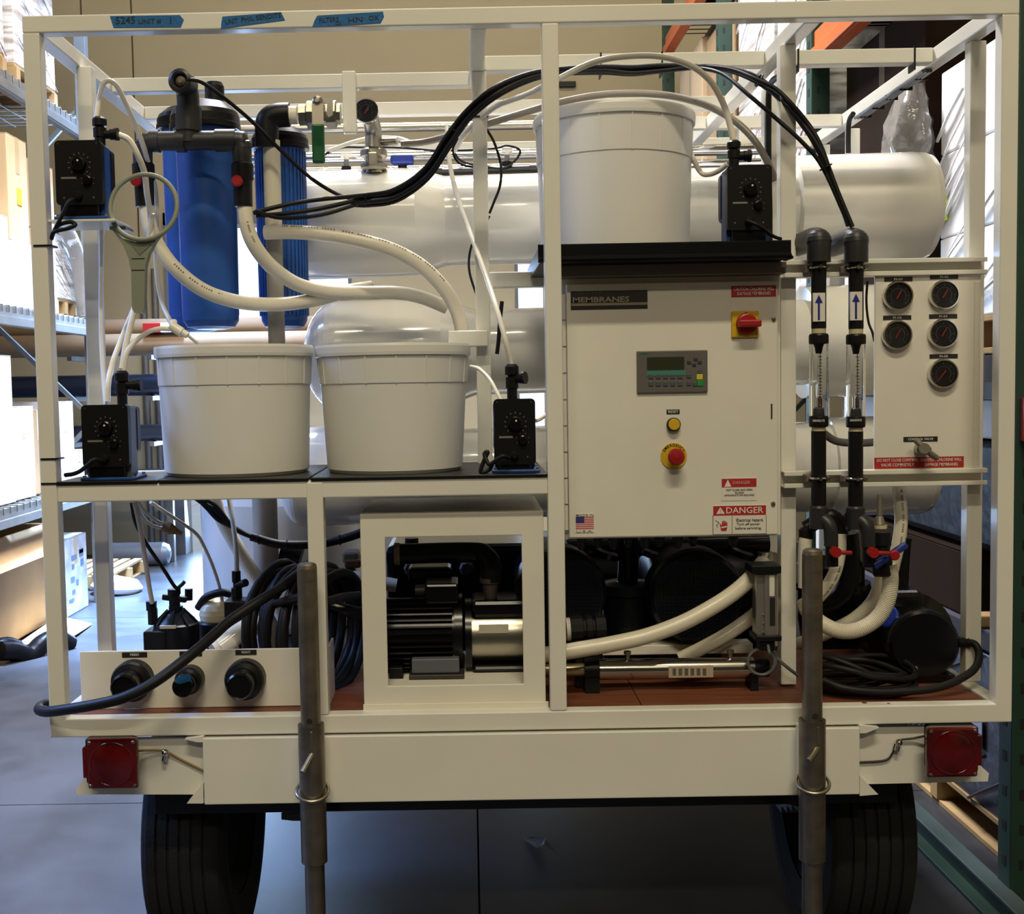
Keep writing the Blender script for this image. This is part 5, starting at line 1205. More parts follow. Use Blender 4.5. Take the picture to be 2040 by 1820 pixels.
for k in range(4):
    make('wire_loop', G().torus(W(1516+k*1.2, 1318-k*.8, .15+.004*k), (.15*math.sin(k), 1, .1*math.cos(k*2)), S(26.5+.8*k, .155), .0028, 28, 6), WIREG, gw)
make('wire_tail', G().ptube([(1540, 1295, .155), (1550, 1312, .155), (1570, 1330, .155), (1590, 1345, .17)], 3.5, 8), WIREG, gw)
make('wire_lead', G().ptube([(1530, 1285, .13), (1533, 1300, .11), (1538, 1312, .155)], 3, 8), WIREG, gw)
# ================================================================ right bay: motor pump, cords, hoses
tp = thing('transfer_pump', 'glossy black transfer pump with round end cover in the right lower corner', 'pump', W(1810, 1350, .3))
e0 = W(1843, 1284, .20); e1 = W(1772, 1235, .56); ax = (e1-e0)
r = S(70, .2)
make('end_cover', G().lathe([(r*.90, 0), (r*.98, .008), (r, .02), (r, ax.length*.32), (r*1.03, ax.length*.33)], e0, ax, 48), BLACKG, tp)
make('motor_body', G().lathe([(r*.99, ax.length*.34), (r*1.28, ax.length*.40), (r*1.28, ax.length*.95), (r*.8, ax.length)], e0, ax, 48), BLACKG, tp)
make('terminal_cover', G().box(W(1790, 1200, .34).x-.035, W(1790, 1200, .34).x+.05, .30, .42, W(1790, 1212, .34).z, W(1790, 1172, .34).z), BLACKG, tp, .014)
ft = G().box(e0.x-.085, e0.x+.085, .22, .46, zdk, zdk+.02); make('pump_foot', ft, BLACKG, tp, .003)
make('foot_web', G().box(e0.x-.05, e0.x+.07, .26, .42, zdk+.02, e0.z-r*.7), BLACKG, tp, .003)
bs = W(1766, 1228, .33); n_ = Vector((-.55, -.75, .28)).normalized()
bd_ = (CAM-W(1766, 1226, .3)).normalized()
make('blue_badge', G().lathe([(.030, -.03), (.030, 0), (.026, .003)], W(1766, 1226, .265), (bd_+Vector((-.5, 0, .45))).normalized(), 24), mat('blue_badge', (.012, .04, .30), .25, coat=.5), tp, label='blue round badge')
make('cover_screw', G().lathe([(.006, 0), (.004, -.002)], W(1825, 1331, .20), (0, 1, 0), 10), STEEL, tp)
make('discharge_pipe', G().tube([W(1785, 1190, .5), W(1787, 1150, .5), W(1790, 1100, .5), W(1793, 1070, .5)], .03, 16), BLACK, tp)
pw = thing('pump_power_cord', 'black power cord looped on the deck in front of the transfer pump', 'cord', W(1720, 1360, .12))
make('cord_gland', G().cyl(W(1908, 1279, .22), W(1932, 1281, .2), .013, n=14), BLACK, pw)
make('cord_lead', G().tube([W(*p) for p in [(1915, 1280, .21), (1940, 1282, .19), (1950, 1300, .17), (1946, 1325, .13), (1925, 1345, .10), (1880, 1366, .075), (1820, 1376, .065), (1740, 1377, .065), (1680, 1370, .075), (1640, 1355, .1)]], .0095, 10, 8), RUBBER, pw)
for k in range(7):
    cx_, cy_ = W(1715+6*math.sin(k*2.3), 1345, .16).x, .17+.012*math.cos(k*1.9)
    a, b = .115+.012*math.sin(k*1.3), .085+.008*math.cos(k)
    zt = zdk+.010+.007*k
    make('cord_loop', G().tube([(cx_+a*math.cos(t*2*math.pi/24), cy_+b*math.sin(t*2*math.pi/24), zt+.012*math.sin(t*2*math.pi/24*2+k)*(k > 2)+(.04*max(0, -math.cos(t*2*math.pi/24)) if k > 4 else 0)) for t in range(24)], .0075, 8, 2, True), RUBBER, pw)
ribbed = hose('ribbed cream hose bent in a U beside the transfer pump', [(1770, 1125, .13), (1774, 1155, .13), (1768, 1195, .13), (1748, 1230, .13), (1712, 1253, .13), (1675, 1257, .14), (1640, 1243, .16), (1612, 1220, .19), (1600, 1200, .22)], 15, ribs=True)
hose('smooth cream hose behind the ribbed U-shaped one', [(1757, 1110, .24), (1755, 1150, .24), (1740, 1195, .24), (1705, 1230, .25), (1665, 1252, .27), (1630, 1268, .3), (1590, 1282, .34)], 13)
hose('printed cream hose hanging down behind the blue-handled valve', [(1790, 965, .24), (1793, 1000, .24), (1795, 1040, .24), (1789, 1085, .24), (1780, 1125, .25), (1772, 1160, .26)], 13, prints=(.05, .75, .0))
hose('cream hose under the first red lever, slanting behind the right jack leg', [(1673, 1062, .16), (1672, 1100, .16), (1663, 1140, .16), (1645, 1172, .16), (1620, 1200, .17), (1605, 1220, .18)], 13, prints=(.3, .8, .2))
hose('cream hose rising behind the right jack leg to a black cap', [(1603, 1170, .14), (1603, 1120, .14), (1604, 1085, .14), (1606, 1072, .14)], 13)
db = thing('hose_bay_light_block', 'dark pump shape added to block light deep behind the flow meter hoses', 'pump', W(1650, 1240, .7))  # made-up body, placed to block the lit deck behind the hoses
c = W(1655, 1150, .72)
make('pump_body', G().lathe([(.085, zdk-c.z), (.095, -.12), (.095, .04), (.07, .075), (.03, .08)], c, (0, 0, 1), 28), BLACKG, db)
make('pump_flange', G().cyl(c+Vector((0, 0, -.03)), c+Vector((0, 0, -.01)), .112, n=28), BLACKG, db)
make('pump_nozzle', G().cyl(c+Vector((0, 0, -.06)), c+Vector((.02, -.17, -.05)), .035, n=18), BLACKG, db)
bc = thing('pipe_tee_group', 'black pipe tees joining the feet of both flow meters', 'pipework', W(1650, 1075, .17))
make('hose_cap', G().lathe([(S(15, .15), 0), (S(15, .15), S(22, .15)), (S(10, .15), S(26, .15))], W(1606, 1076, .15), (0, 0, 1), 18), BLACK, bc)
make('tee_run', G().tube([W(1606, 1052, .17), W(1625, 1040, .17), W(1650, 1028, .16), W(1662, 1030, .16), W(1672, 1045, .165), W(1675, 1064, .165)], S(15, .16), 16), BLACK, bc)
make('tee_branch', G().tube([W(1680, 1050, .18), W(1695, 1030, .18), W(1712, 1018, .17)], S(15, .17), 16), BLACK, bc)
make('lower_block', G().tube([W(1690, 1060, .24), W(1694, 1120, .25), W(1688, 1165, .26), W(1668, 1192, .28), W(1640, 1200, .3)], S(19, .25), 16), BLACK, bc)
blv = thing('blue_handle_valve', 'black valve with blue lever and red hub under the instrument board', 'valve', W(1760, 1150, .13))
make('valve_body', G().lathe([(S(16, .13), 0), (S(19, .13), .004), (S(19, .13), S(36, .13)), (S(14, .13), S(42, .13)), (S(14, .13), S(60, .13)), (S(18, .13), S(62, .13)), (S(18, .13), S(88, .13))], W(1759, 1148, .13), (0, .1, 1), 20), BLACK, blv)
make('cream_ring', G().cyl(W(1754, 1052, .14), W(1754, 1045, .14), S(13, .13), n=18), MATS['cream_ring'], blv)
make('brass_adaptor', G().lathe([(S(12, .14), 0), (S(8, .14), S(14, .14)), (S(6, .14), S(16, .14)), (S(4.5, .14), S(60, .14))], W(1752, 1044, .14), (0, 0, 1), 14), HNDM, blv)
make('blue_lever', G().bar(W(1740, 1128, .085), W(1806, 1084, .085), .016, .016), BLUEH, blv, .004, label='blue valve lever')
make('red_hub', G().lathe([(S(10, .08), 0), (S(10, .08), -.01), (S(8, .08), -.013)], W(1780, 1105, .078), (0, 1, 0), 20), RED, blv)
solo('steel_hose', G().ptube([(1640, 862, .3), (1665, 878, .3), (1700, 882, .3), (1745, 880, .3), (1790, 870, .3)], 8, 10), mat('dark_braided_hose', (.10, .085, .07), .4, .4), 'dark hose drooping behind the two flow meters', 'hose')
cord('sensor_wire', [(1728, 560, .22), (1726, 600, .22), (1730, 640, .22), (1738, 662, .21), (1742, 680, .21)], 2.5, 'black sensor wire hanging left of the instrument board', cat='wire')
# ================================================================ black cable bundle over the top
cbn = thing('cable_bundle', 'bundle of black cables looping over the frame from the filters to the flow meters', 'cable', W(1000, 180, .2))
core = [(700, 398, .40), (735, 398, .38), (790, 388, .35), (850, 345, .32), (890, 285, .30), (930, 230, .29), (985, 185, .28), (1050, 155, .30), (1110, 143, .32), (1200, 138, .345), (1260, 141, .345), (1320, 136, .345)]
random.seed(3)
for k in range(5):
    pts = []
    for (x, y, Y) in core:
        f = 1.0 if x < 1000 else .6
        pts.append((x+random.uniform(-2, 2)+(k-2)*1.0*f, y+(k-2)*5.2*f+random.uniform(-1.5, 1.5), Y-.01+.012*(k % 3)))
    if k < 3:
        s0 = [[(505, 424, .35), (560, 410, .37), (630, 398, .39)], [(510, 430, .35), (570, 425, .36), (640, 415, .38)], [(508, 420, .34), (560, 434, .35), (640, 428, .37)]][k]
        pts = s0+pts[1:]
    else: pts = pts[:1]+pts[1:]
    tail = [[(1400, 133, .33), (1470, 146, .28), (1540, 185, .22), (1600, 248, .17), (1640, 310, .15), (1670, 385, .14), (1698, 452, .13)],
            [(1400, 133, .33), (1460, 140, .28), (1510, 160, .22), (1555, 185, .2), (1620, 262, .16), (1655, 345, .15), (1690, 450, .14)],
            [(1390, 136, .33), (1440, 148, .26), (1490, 188, .18), (1545, 235, .16), (1600, 285, .15), (1640, 335, .15), (1692, 450, .135)],
            [(1400, 132, .33), (1460, 138, .3), (1510, 155, .26), (1545, 190, .23), (1600, 250, .18), (1645, 330, .15), (1694, 448, .14)],
            [(1400, 134, .33), (1470, 142, .3), (1530, 168, .26), (1590, 238, .2), (1640, 315, .16), (1694, 446, .14)]][k]
    make('cable', G().ptube(pts+tail, 4.6 if k != 2 else 4, 8, 6), RUBBER, cbn)
make('cable', G().ptube([(372, 158, .205), (400, 163, .22), (440, 190, .26), (500, 240, .32), (560, 300, .36), (620, 355, .39), (680, 390, .41), (735, 400, .38)], 4, 8, 6), RUBBER, cbn)
for (px, py, Y, t) in ((730, 398, .385, (1, -.1, 0)), (905, 262, .30, (.5, 0, .8)), (1512, 160, .24, (1, .2, -.5)), (1645, 333, .15, (.5, 0, -1))):
    make('cable_tie', G().torus(W(px, py, Y), t, S(12, Y), .0022, 18, 6), BLACK, cbn)
    make('tie_tail', G().cyl(W(px+6, py-8, Y-.012), W(px+10, py+4, Y-.015), .0018, n=6), BLACK, cbn)
# ties round the frame tubes
def strap(px, py, Y, w_, h_, label):
    a = W(px, py, Y)
    g = G(); t = .0016
    solo('zip_tie', g.box(a.x-w_/2-t, a.x+w_/2+t, Y-t*1.5, Y+T+t, a.z-h_/2, a.z+h_/2), BLACK, label, 'zip tie')
strap(85, 489, 0, T, .004, 'upper black zip tie around the left corner post')
strap(99, 914, 0, T, .004, 'black zip tie around the left corner post at lower pump height')
strap(100, 963, 0, T, .004, 'black zip tie around the left corner post at shelf level')
def vstrap(px, Y, label):
    a = W(px, 120, Y)
    solo('zip_tie', G().box(a.x-.002, a.x+.002, Y-.003, Y+T+.002, ZT-T-.018, ZT+.002), BLACK, label, 'zip tie')
vstrap(1197, YC, 'black zip tie on the cross beam above the middle of the largest tub')
vstrap(1319, YC, 'black zip tie on the cross beam just right of the largest tub')
vstrap(1590, YC, 'black zip tie on the cross beam just right of the cabinet post')
vstrap(1822, YC, 'black zip tie on the cross beam near the right rail')
a = W(957, 232, YC)
solo('zip_tie', G().box(a.x-T/2-.002, a.x+T/2+.002, YC-.003, YC+T+.002, a.z-.002, a.z+.002), BLACK, 'black zip tie holding cables to the mid post', 'zip tie')
# cables tied down the inner right posts
cord('post_cable', [(1556, 150, .4), (1540, 160, .5), (1532, 180, .58), (1531, 240, .605), (1531, 320, .605), (1533, 420, .605), (1533, 480, .605)], 6, 'thick black cable running down the post behind the tray pump', cat='cable')
cord('post_cable', [(1690, 305, .93), (1690, 270, .92), (1692, 240, .91), (1700, 226, .88)], 5, 'black cable bent down the rear right post from the side rail', cat='cable')
rc = thing('rail_cables', 'silvery black cables tied along the underside of the right side rail', 'cable', W(1780, 200, .8))
for k in range(3):
    make('cable', G().tube([(X1-T/2-.022+.010*k, YC+.06+i*.09, ZT-T-.006-.003*(i % 2)) for i in range(7)], .005, 8, 4), mat('grey_sheath', (.10, .10, .10), .3) if 'grey_sheath' not in MATS else MATS['grey_sheath'], rc)
for i in range(5): make('cable_tie', G().box(X1-T-.002, X1-.004, YC+.12+i*.11, YC+.124+i*.11, ZT-T-.014, ZT-T), BLACK, rc)
# thin wire loop near the mid post
cord('thin_wire', [(968, 255, .42), (985, 285, .42), (998, 330, .4), (996, 370, .4), (985, 400, .4), (975, 425, .4)], 2.6, 'thin black wire curling down beside the mid post', cat='wire')
cord('thin_wire', [(912, 275, .4), (902, 300, .42), (915, 325, .44), (950, 333, .44), (970, 328, .43)], 2.2, 'thin wire loop behind the cable bundle left of the mid post', cat='wire')
cord('thin_wire', [(975, 430, .5), (965, 450, .5), (945, 475, .5), (935, 510, .5), (936, 545, .5), (950, 590, .5)], 2.4, 'thin black wire dropping below the uppermost vessel by the mid post', cat='wire')
# ================================================================ masking tape strips with writing
def tape(label, poly, lines, ang):
    g = G().pprism(poly, -.0012, .0)
    o = solo('tape_strip', g, TAPE, label, 'tape', 'blue masking tape strips')
    for s_, px, py, h, w_ in lines: text(o, s_, px, py, -.0016, h, w_, INK, rot=ang)
tape('blue masking tape strip reading 5245 UNIT # 1, nearest the left corner', [(219, 32), (358, 30), (366, 39), (360, 54), (226, 55), (222, 42)], [('5245', 250, 41, 14, 38), ('UNIT #', 298, 43, 10, 44), ('1', 340, 41, 13, None)], -.018)
tape('blue masking tape strip tilted upward, middle of the three', [(443, 33), (560, 24), (568, 40), (440, 57), (441, 45)], [('UNIT', 461, 43, 9, 24), ('PHIL SENDITS', 520, 35, 9, 78)], -.10)
tape('blue masking tape strip reading FILTERS and OX, farthest from the left corner', [(632, 31), (763, 23), (765, 33), (758, 46), (622, 54), (626, 42)], [('FILTERS', 655, 40, 9, 38), ('CO.', 675, 47, 6, 13), ('HN', 708, 40, 10, 28), ('OX', 744, 36, 9, 20)], -.05)
# ================================================================ racks and stores
random.seed(11)
def bxo(name, x0, x1, y0, y1, z0, z1, m_, label, cat, group=None, bev=.006, parts=None):
    return solo(name, G().box(x0, x1, y0, y1, z0, z1), m_, label, cat, group, bev)
mat('packing_tape', (.50, .38, .22), .3); mat('dark_packing_tape', (.07, .045, .025), .35)  # dark tape copy follows the shade put into the darkened cartons
def carton(x0, x1, y0, y1, z0, z1, m_, label, group=None, seam='x', tapem=None):
    """cardboard box: body, top flaps, tape seam along the aisle side"""
    root = thing('carton', label, 'box', ((x0+x1)/2, (y0+y1)/2, z0), group)
    make('box_body', G().box(x0, x1, y0, y1, z0, z1-.004), m_, root, .006)
    xm_ = (x0+x1)/2
    make('flap', G().box(x0, xm_-.003, y0, y1, z1-.004, z1), m_, root, .001); make('flap', G().box(xm_+.003, x1, y0, y1, z1-.004, z1), m_, root, .001)
    tm = tapem or (MATS['packing_tape'] if m_ is not CARDD else MATS['dark_packing_tape'])
    face = x1 if seam == 'l' else x0
    dx = .0015 if seam == 'l' else -.0015
    ym = (y0+y1)/2
    make('tape_seam', G().box(min(face, face+dx), max(face, face+dx), ym-.03, ym+.03, z1-(z1-z0)*.35, z1), tm, root)
    return root
def wrapped_pallet(x0, x1, y0, y1, z0, z1, m_, label, side, rows=3, group=None):
    """cartons on a wood pallet under stretch film"""
    root = thing('wrapped_pallet', label, 'pallet load', ((x0+x1)/2, (y0+y1)/2, z0), group)
    for yy in (y0+.03, (y0+y1)/2, y1-.03): make('stringer', G().box(x0, x1, yy-.03, yy+.03, z0+.018, z0+.10), PALLET, root, .002)
    n = 6
    for k in range(n):
        xa_ = x0+(x1-x0)*k/n
        make('deck_slat', G().box(xa_+.006, xa_+(x1-x0)/n-.012, y0, y1, z0+.10, z0+.118), PALLET, root, .002)
    for k in (0, 3, 5):
        xa_ = x0+(x1-x0)*k/n
        make('bottom_slat', G().box(xa_+.006, xa_+(x1-x0)/n-.012, y0, y1, z0, z0+.018), PALLET, root, .002)
    zz0 = z0+.118; hh = (z1-zz0)/rows
    for r in range(rows):
        for c in range(2):
            ya = y0+(y1-y0)*c/2
            make('wrapped_carton', G().box(x0+.01, x1-.01, ya+.004, ya+(y1-y0)/2-.004, zz0+hh*r+.001, zz0+hh*(r+1)-.001), m_, root, .006)
    # diagonal film folds stand proud of the aisle side
    g = G(); face = x1 if side > 0 else x0
    for k in range(14):
        za = zz0+(z1-zz0)*random.uniform(.02, .98); ya = random.uniform(y0, y1-.2); L = random.uniform(.2, .5)
        yb = min(y1, ya+L); zb_ = max(zz0, za-(yb-ya)*random.uniform(.3, .9))
        g.tube([(face+side*.000, ya, za), (face+side*.004, (ya+yb)/2, (za+zb_)/2), (face, yb, zb_)], random.uniform(.003, .007), 5, 3)
    make('film_fold', g, m_, root, kind='stuff')
    return root
# ---- left rack
LX0, LX1 = -3.75, -2.66
lr = thing('pallet_rack', 'galvanised pallet rack along the left aisle with three loaded levels', 'rack', ((LX0+LX1)/2, 4.4, 0))
for y in (3.0, 5.60):
    for x in (LX0, LX1):
        make('upright', G().box(x-.04, x+.04, y-.035, y+.035, 0, 4.0), GALV, lr, .003)
    g = G()
    for k in range(38): g.box(LX1-.012, LX1+.012, y-.037, y-.034, .1+k*.1, .14+k*.1)
    make('upright_hole', g, INK, lr, kind='stuff')
    make('brace', G().bar((LX0, y, .2), (LX1, y, 1.3), .03, .03, (0, 1, 0)), GALV, lr); make('brace', G().bar((LX1, y, 1.3), (LX0, y, 2.4), .03, .03, (0, 1, 0)), GALV, lr); make('brace', G().bar((LX0, y, 2.4), (LX1, y, 3.5), .03, .03, (0, 1, 0)), GALV, lr)
LV = (.85, 2.0, 3.35)
for z in LV:
    for x in (LX0, LX1):
        make('load_beam', G().box(x-.025, x+.025, 3.035, 5.565, z-.11, z), GALV, lr, .004)
        make('beam_step', G().box(x+.025 if x == LX1 else x-.045, x+.045 if x == LX1 else x-.025, 3.035, 5.565, z-.11, z-.06), GALV, lr, .003)
    g = G()
    for k in range(26): g.cyl((LX0, 3.06+k*.1, z+.004), (LX1+.03, 3.06+k*.1, z+.004), .004, n=5)
    for k in range(8): g.cyl((LX0+.05+k*.145, 3.04, z-.002), (LX0+.05+k*.145, 5.56, z-.002), .005, n=5)
    for k in range(26): g.cyl((LX1+.03, 3.06+k*.1, z+.004), (LX1+.03, 3.06+k*.1, z-.035), .004, n=5)
    make('wire_deck', g, GALV, lr, kind='stuff')
GL = None
wrapped_pallet(-3.6, -2.68, 3.35, 4.30, LV[2]+.01, 5.35, WRAP, 'stretch wrapped pallet load on the top left shelf, nearest and cut by the photo edge', 1)
wrapped_pallet(-3.6, -2.68, 4.45, 5.15, LV[2]+.01, 5.3, WRAP, 'stretch wrapped pallet load on the top left shelf, behind the corner post', 1)
z = LV[1]+.01
carton(-3.5, -2.68, 3.5, 4.22, z, z+.52, WRAPW, 'white carton on the middle left shelf under the tan boxes, nearest one', None, 'l')
carton(-3.5, -2.68, 4.26, 4.62, z, z+.40, WRAPW, 'white carton on the middle left shelf under the tan boxes, farther one', None, 'l')
carton(-3.5, -2.70, 3.55, 4.12, z+.525, z+1.15, CARDL, 'tan carton standing on the nearest white carton, middle left shelf', None, 'l')
carton(-3.5, -2.69, 4.14, 4.42, z+.525, z+1.02, CARDL, 'narrow tan carton with a lime sticker beside the corner post', None, 'l') if False else None
carton(-3.5, -2.69, 4.27, 4.58, z+.405, z+1.02, CARDL, 'narrow tan carton on the farther white carton behind the corner post', None, 'l')
carton(-3.5, -2.70, 4.66, 5.06, z, z+.52, CARDL, 'lower tan carton behind the upper left dosing pump', None, 'l')
carton(-3.5, -2.70, 4.66, 5.06, z+.525, z+.95, CARDL, 'upper tan carton behind the upper left dosing pump', None, 'l')
lime = mat('lime_sticker', (.55, .75, .02), .5)
solo('lime_sticker', G().box(-2.6885, -2.6865, 4.40, 4.47, z+.62, z+.72), lime, 'lime green sticker on the narrow tan carton, left shelf', 'sticker')
solo('draped_film', G().tube([(-2.72, 5.12, z+.62), (-2.68, 5.25, z+.56), (-2.66, 5.38, z+.38), (-2.655, 5.46, z+.02)], .05, 10, 6), PLASTC, 'clear plastic film drooping off the middle left shelf end', 'film')
wrapped_pallet(-3.55, -2.72, 5.08, 5.50, z, z+.55, WRAP, 'low wrapped load at the end of the middle left shelf', 1, 2)
z = LV[0]+.01
carton(-3.5, -2.68, 3.5, 4.18, z, z+.86, WRAPW, 'tall white carton on the lowest left shelf, cut by the photo edge', None, 'l')
carton(-3.5, -2.70, 4.22, 4.55, z, z+.56, WRAPW, 'shorter white carton on the lowest left shelf, beside the tall one', None, 'l')
carton(-3.5, -2.72, 4.57, 4.80, z, z+.53, CARD, 'brown carton on the lowest left shelf behind the corner post', None, 'l')
carton(-3.5, -2.70, 4.95, 5.28, z, z+.58, WRAPW, 'white carton on the lowest left shelf behind the lower left pump', None, 'l')
carton(-3.5, -2.71, 5.30, 5.50, z, z+.24, WRAPW, 'small white carton at the end of the lowest left shelf', None, 'l')
# floor level
bn = thing('cardboard_bin', 'large brown cardboard bin on the floor under the left rack', 'bin', (-3.1, 4.2, 0))
for q in ((-3.5, -2.74, 3.6, 3.612), (-3.5, -2.74, 4.80, 4.812)): make('bin_wall', G().box(q[0], q[1], q[2], q[3], .02, .66), CARD, bn, .002)
for x in (-3.5, -2.752): make('bin_wall', G().box(x, x+.012, 3.612, 4.80, .02, .66), CARD, bn, .002)
make('bin_floor', G().box(-3.488, -2.752, 3.612, 4.80, .02, .03), CARD, bn)
make('bin_flap', G().add([(-2.74, 3.65, .66), (-2.74, 4.75, .66), (-2.62, 4.70, .50), (-2.62, 3.70, .50)], [(0, 1, 2, 3)]), CARD, bn); bn.children[-1].modifiers.new('solid', 'SOLIDIFY').thickness = .006
PB = mat('printed_pale_carton', (.50, .56, .66), .45, var=.35, vs=7)
pc = carton(-3.3, -2.70, 5.00, 5.45, 0, .52, PB, 'pale printed carton standing on the floor at the end of the left rack', None, 'l')
g = G()
for k in range(9): 
    y = 5.04+random.random()*.3; z_ = .08+random.random()*.34; g.box(-2.6995, -2.6975, y, y+random.uniform(.03, .10), z_, z_+random.uniform(.02, .05))
make('printed_mark', g, mat('carton_print', (.12, .2, .35), .5), pc, kind='stuff')
for k, (x, y) in enumerate(((-2.72, 3.62), (-2.5, 3.85))):
    g = G()
    pts = [(x-.12+.05*i, y-.15+.08*i, .05+.035*math.sin(i*1.9+k)) for i in range(6)]
    solo('film_scrap', g.tube(pts, .055, 9, 5), PLASTD, ('crumpled black plastic film on the floor by the cardboard bin, nearer the bin' if k == 0 else 'crumpled black plastic film on the floor by the cardboard bin, further into the aisle'), 'plastic film')
g = G().add([(-2.72, 4.15, .006), (-2.42, 4.25, .03), (-2.45, 4.75, .012), (-2.70, 4.85, .05)], [(0, 1, 2, 3)])
o = solo('flat_cardboard', g, CARDL, 'flattened cardboard sheet lying on the floor in front of the bin', 'cardboard'); o.modifiers.new('solid', 'SOLIDIFY').thickness = .006
# pallet and foam beyond the rack
def pallet(x0, x1, y0, y1, z0, label, n=7):
    root = thing('wood_pallet', label, 'pallet', ((x0+x1)/2, (y0+y1)/2, z0))
    for yy in (y0+.03, (y0+y1)/2, y1-.03): make('stringer', G().box(x0, x1, yy-.025, yy+.025, z0+.018, z0+.11), PALLET, root, .002)
    for k in range(n):
        a_ = x0+(x1-x0)*k/n; make('deck_slat', G().box(a_, a_+(x1-x0)/n-.03, y0, y1, z0+.11, z0+.13), PALLET, root, .002)
    for k in (0, 3, 6):
        a_ = x0+(x1-x0)*k/n; make('bottom_slat', G().box(a_, a_+(x1-x0)/n-.03, y0, y1, z0, z0+.018), PALLET, root, .002)
    return root
pallet(-3.35, -2.68, 6.05, 6.85, 0, 'empty wood pallet lying on the floor past the left rack')
solo('foam_sheet', G().lathe([(.05, 0), (.16, .01), (.19, .05), (.15, .10), (.05, .12)], (-2.66, 5.96, .0), (.1, .05, 1), 16), WRAPW, 'crumpled white foam lying on the floor beside the wood pallet', 'foam', bev=0)
# pipe rack by the rear wall
pr = thing('pipe_rack', 'dark steel pipe rack standing against the rear wall left of the door', 'rack', (-2.9, 7.2, 0))
for x in (-4.6, -3.30, -2.64):
    make('rack_post', G().box(x-.03, x+.03, 7.50, 7.56, 0, 1.95), GALV, pr, .003)
    for z in (.70, 1.08, 1.46, 1.80): make('rack_arm', G().box(x-.02, x+.02, 7.0, 7.50, z-.04, z), GALV, pr, .003)
NAVYP = mat('dark_navy_pipe', (.03, .038, .065), .3, .3)
SILVP = mat('blue_grey_pipe', (.22, .25, .32), .3, .5)
spec = [(.70, .075, NAVYP), (.70, .06, SILVP), (1.08, .07, NAVYP), (1.08, .05, NAVYP), (1.46, .09, NAVYP), (1.46, .05, SILVP), (1.80, .06, NAVYP), (1.80, .045, SILVP)]
for k, (z, r, m_) in enumerate(spec):
    y = 7.08 if k % 2 == 0 else 7.30
    lv = ('lowest', 'second', 'third', 'top')[k//2]
    solo('stored_pipe', G().cyl((-4.7, y, z+r), (-1.75 if z < 1.4 else -2.3, y, z+r), r, n=20), m_, '%s pipe on the %s arms of the rear pipe rack, %s one' % ('dark' if m_ is NAVYP else 'blue-grey', lv, 'front' if k % 2 == 0 else 'rear'), 'pipe', 'pipes stored on the rear rack')
TUBEB = mat('brown_tube_card', (.20, .125, .065), .8, var=.15, vs=2)
for k, (z, r) in enumerate(((1.90, .085), (1.90, .08))):
    solo('cardboard_tube', G().cyl((-4.7, 6.62 if k == 0 else 6.80, z-.03+(.13 if k else 0)), (-1.22, 6.62 if k == 0 else 6.80, z-.03+(.13 if k else 0)), r, n=24), TUBEB, 'long brown cardboard tube in front of the pipe rack, %s one' % ('lower' if k == 0 else 'upper'), 'tube', 'long cardboard tubes')
tst = thing('tube_stand', 'grey stand holding the long cardboard tubes', 'stand', (-2.9, 6.7, 0))
for x in (-4.0, -1.6):
    make('stand_post', G().box(x-.03, x+.03, 6.88, 6.94, 0, 2.2), FRAMEM, tst, .003); make('stand_arm', G().box(x-.03, x+.03, 6.5, 6.88, 1.745, 1.785), FRAMEM, tst, .003)
rd = thing('red_white_box', 'small red and white box resting on the long cardboard tubes', 'box', (-2.45, 6.62, 1.86+.095))
a = W(318, 681, 6.4)
make('box_body', G().box(a.x-.16, a.x+.16, 6.52, 6.66, 1.956, 2.03), WRAPW, rd, .004); make('red_end', G().box(a.x-.161, a.x-.02, 6.519, 6.661, 1.955, 2.031), RED, rd, .004)
solo('silver_tank', G().lathe([(.03, 0), (.08, .015), (.10, .05), (.10, .50), (.08, .54), (.03, .56)], (-3.15, 7.3, .10), (1, 0, 0), 28), mat('blue_steel', (.25, .30, .40), .35, .6), 'silver horizontal tank on the floor under the pipe rack', 'tank')
# ---- right rack
RX0, RX1 = 1.53, 2.60
rr_ = thing('pallet_rack', 'green pallet rack with orange beams along the right aisle', 'rack', (2.05, 3.4, 0))
UY = (.56, 2.46, 4.30, 6.20)
hm_ = G()
for y in UY:
    for x in (RX0, RX1): make('upright', G().box(x-.04, x+.04, y-.04, y+.04, .012, 5.4), GREENR, rr_, .004)
    make('base_plate', G().box(RX0-.07, RX0+.07, y-.07, y+.07, 0, .012), GREENR, rr_, .002)
    for k in range(52):
        hm_.box(RX0-.016, RX0-.004, y-.0415, y-.039, .12+k*.1, .150+k*.1); hm_.box(RX0-.0415, RX0-.039, y-.012, y+.012, .12+k*.1, .150+k*.1)
    make('brace', G().bar((RX0, y, .3), (RX1, y, 1.4), .03, .03, (0, 1, 0)), GREENR, rr_); make('brace', G().bar((RX1, y, 1.4), (RX0, y, 2.5), .03, .03, (0, 1, 0)), GREENR, rr_); make('brace', G().bar((RX0, y, 2.5), (RX1, y, 3.6), .03, .03, (0, 1, 0)), GREENR, rr_)
make('upright_hole', hm_, INK, rr_, kind='stuff')
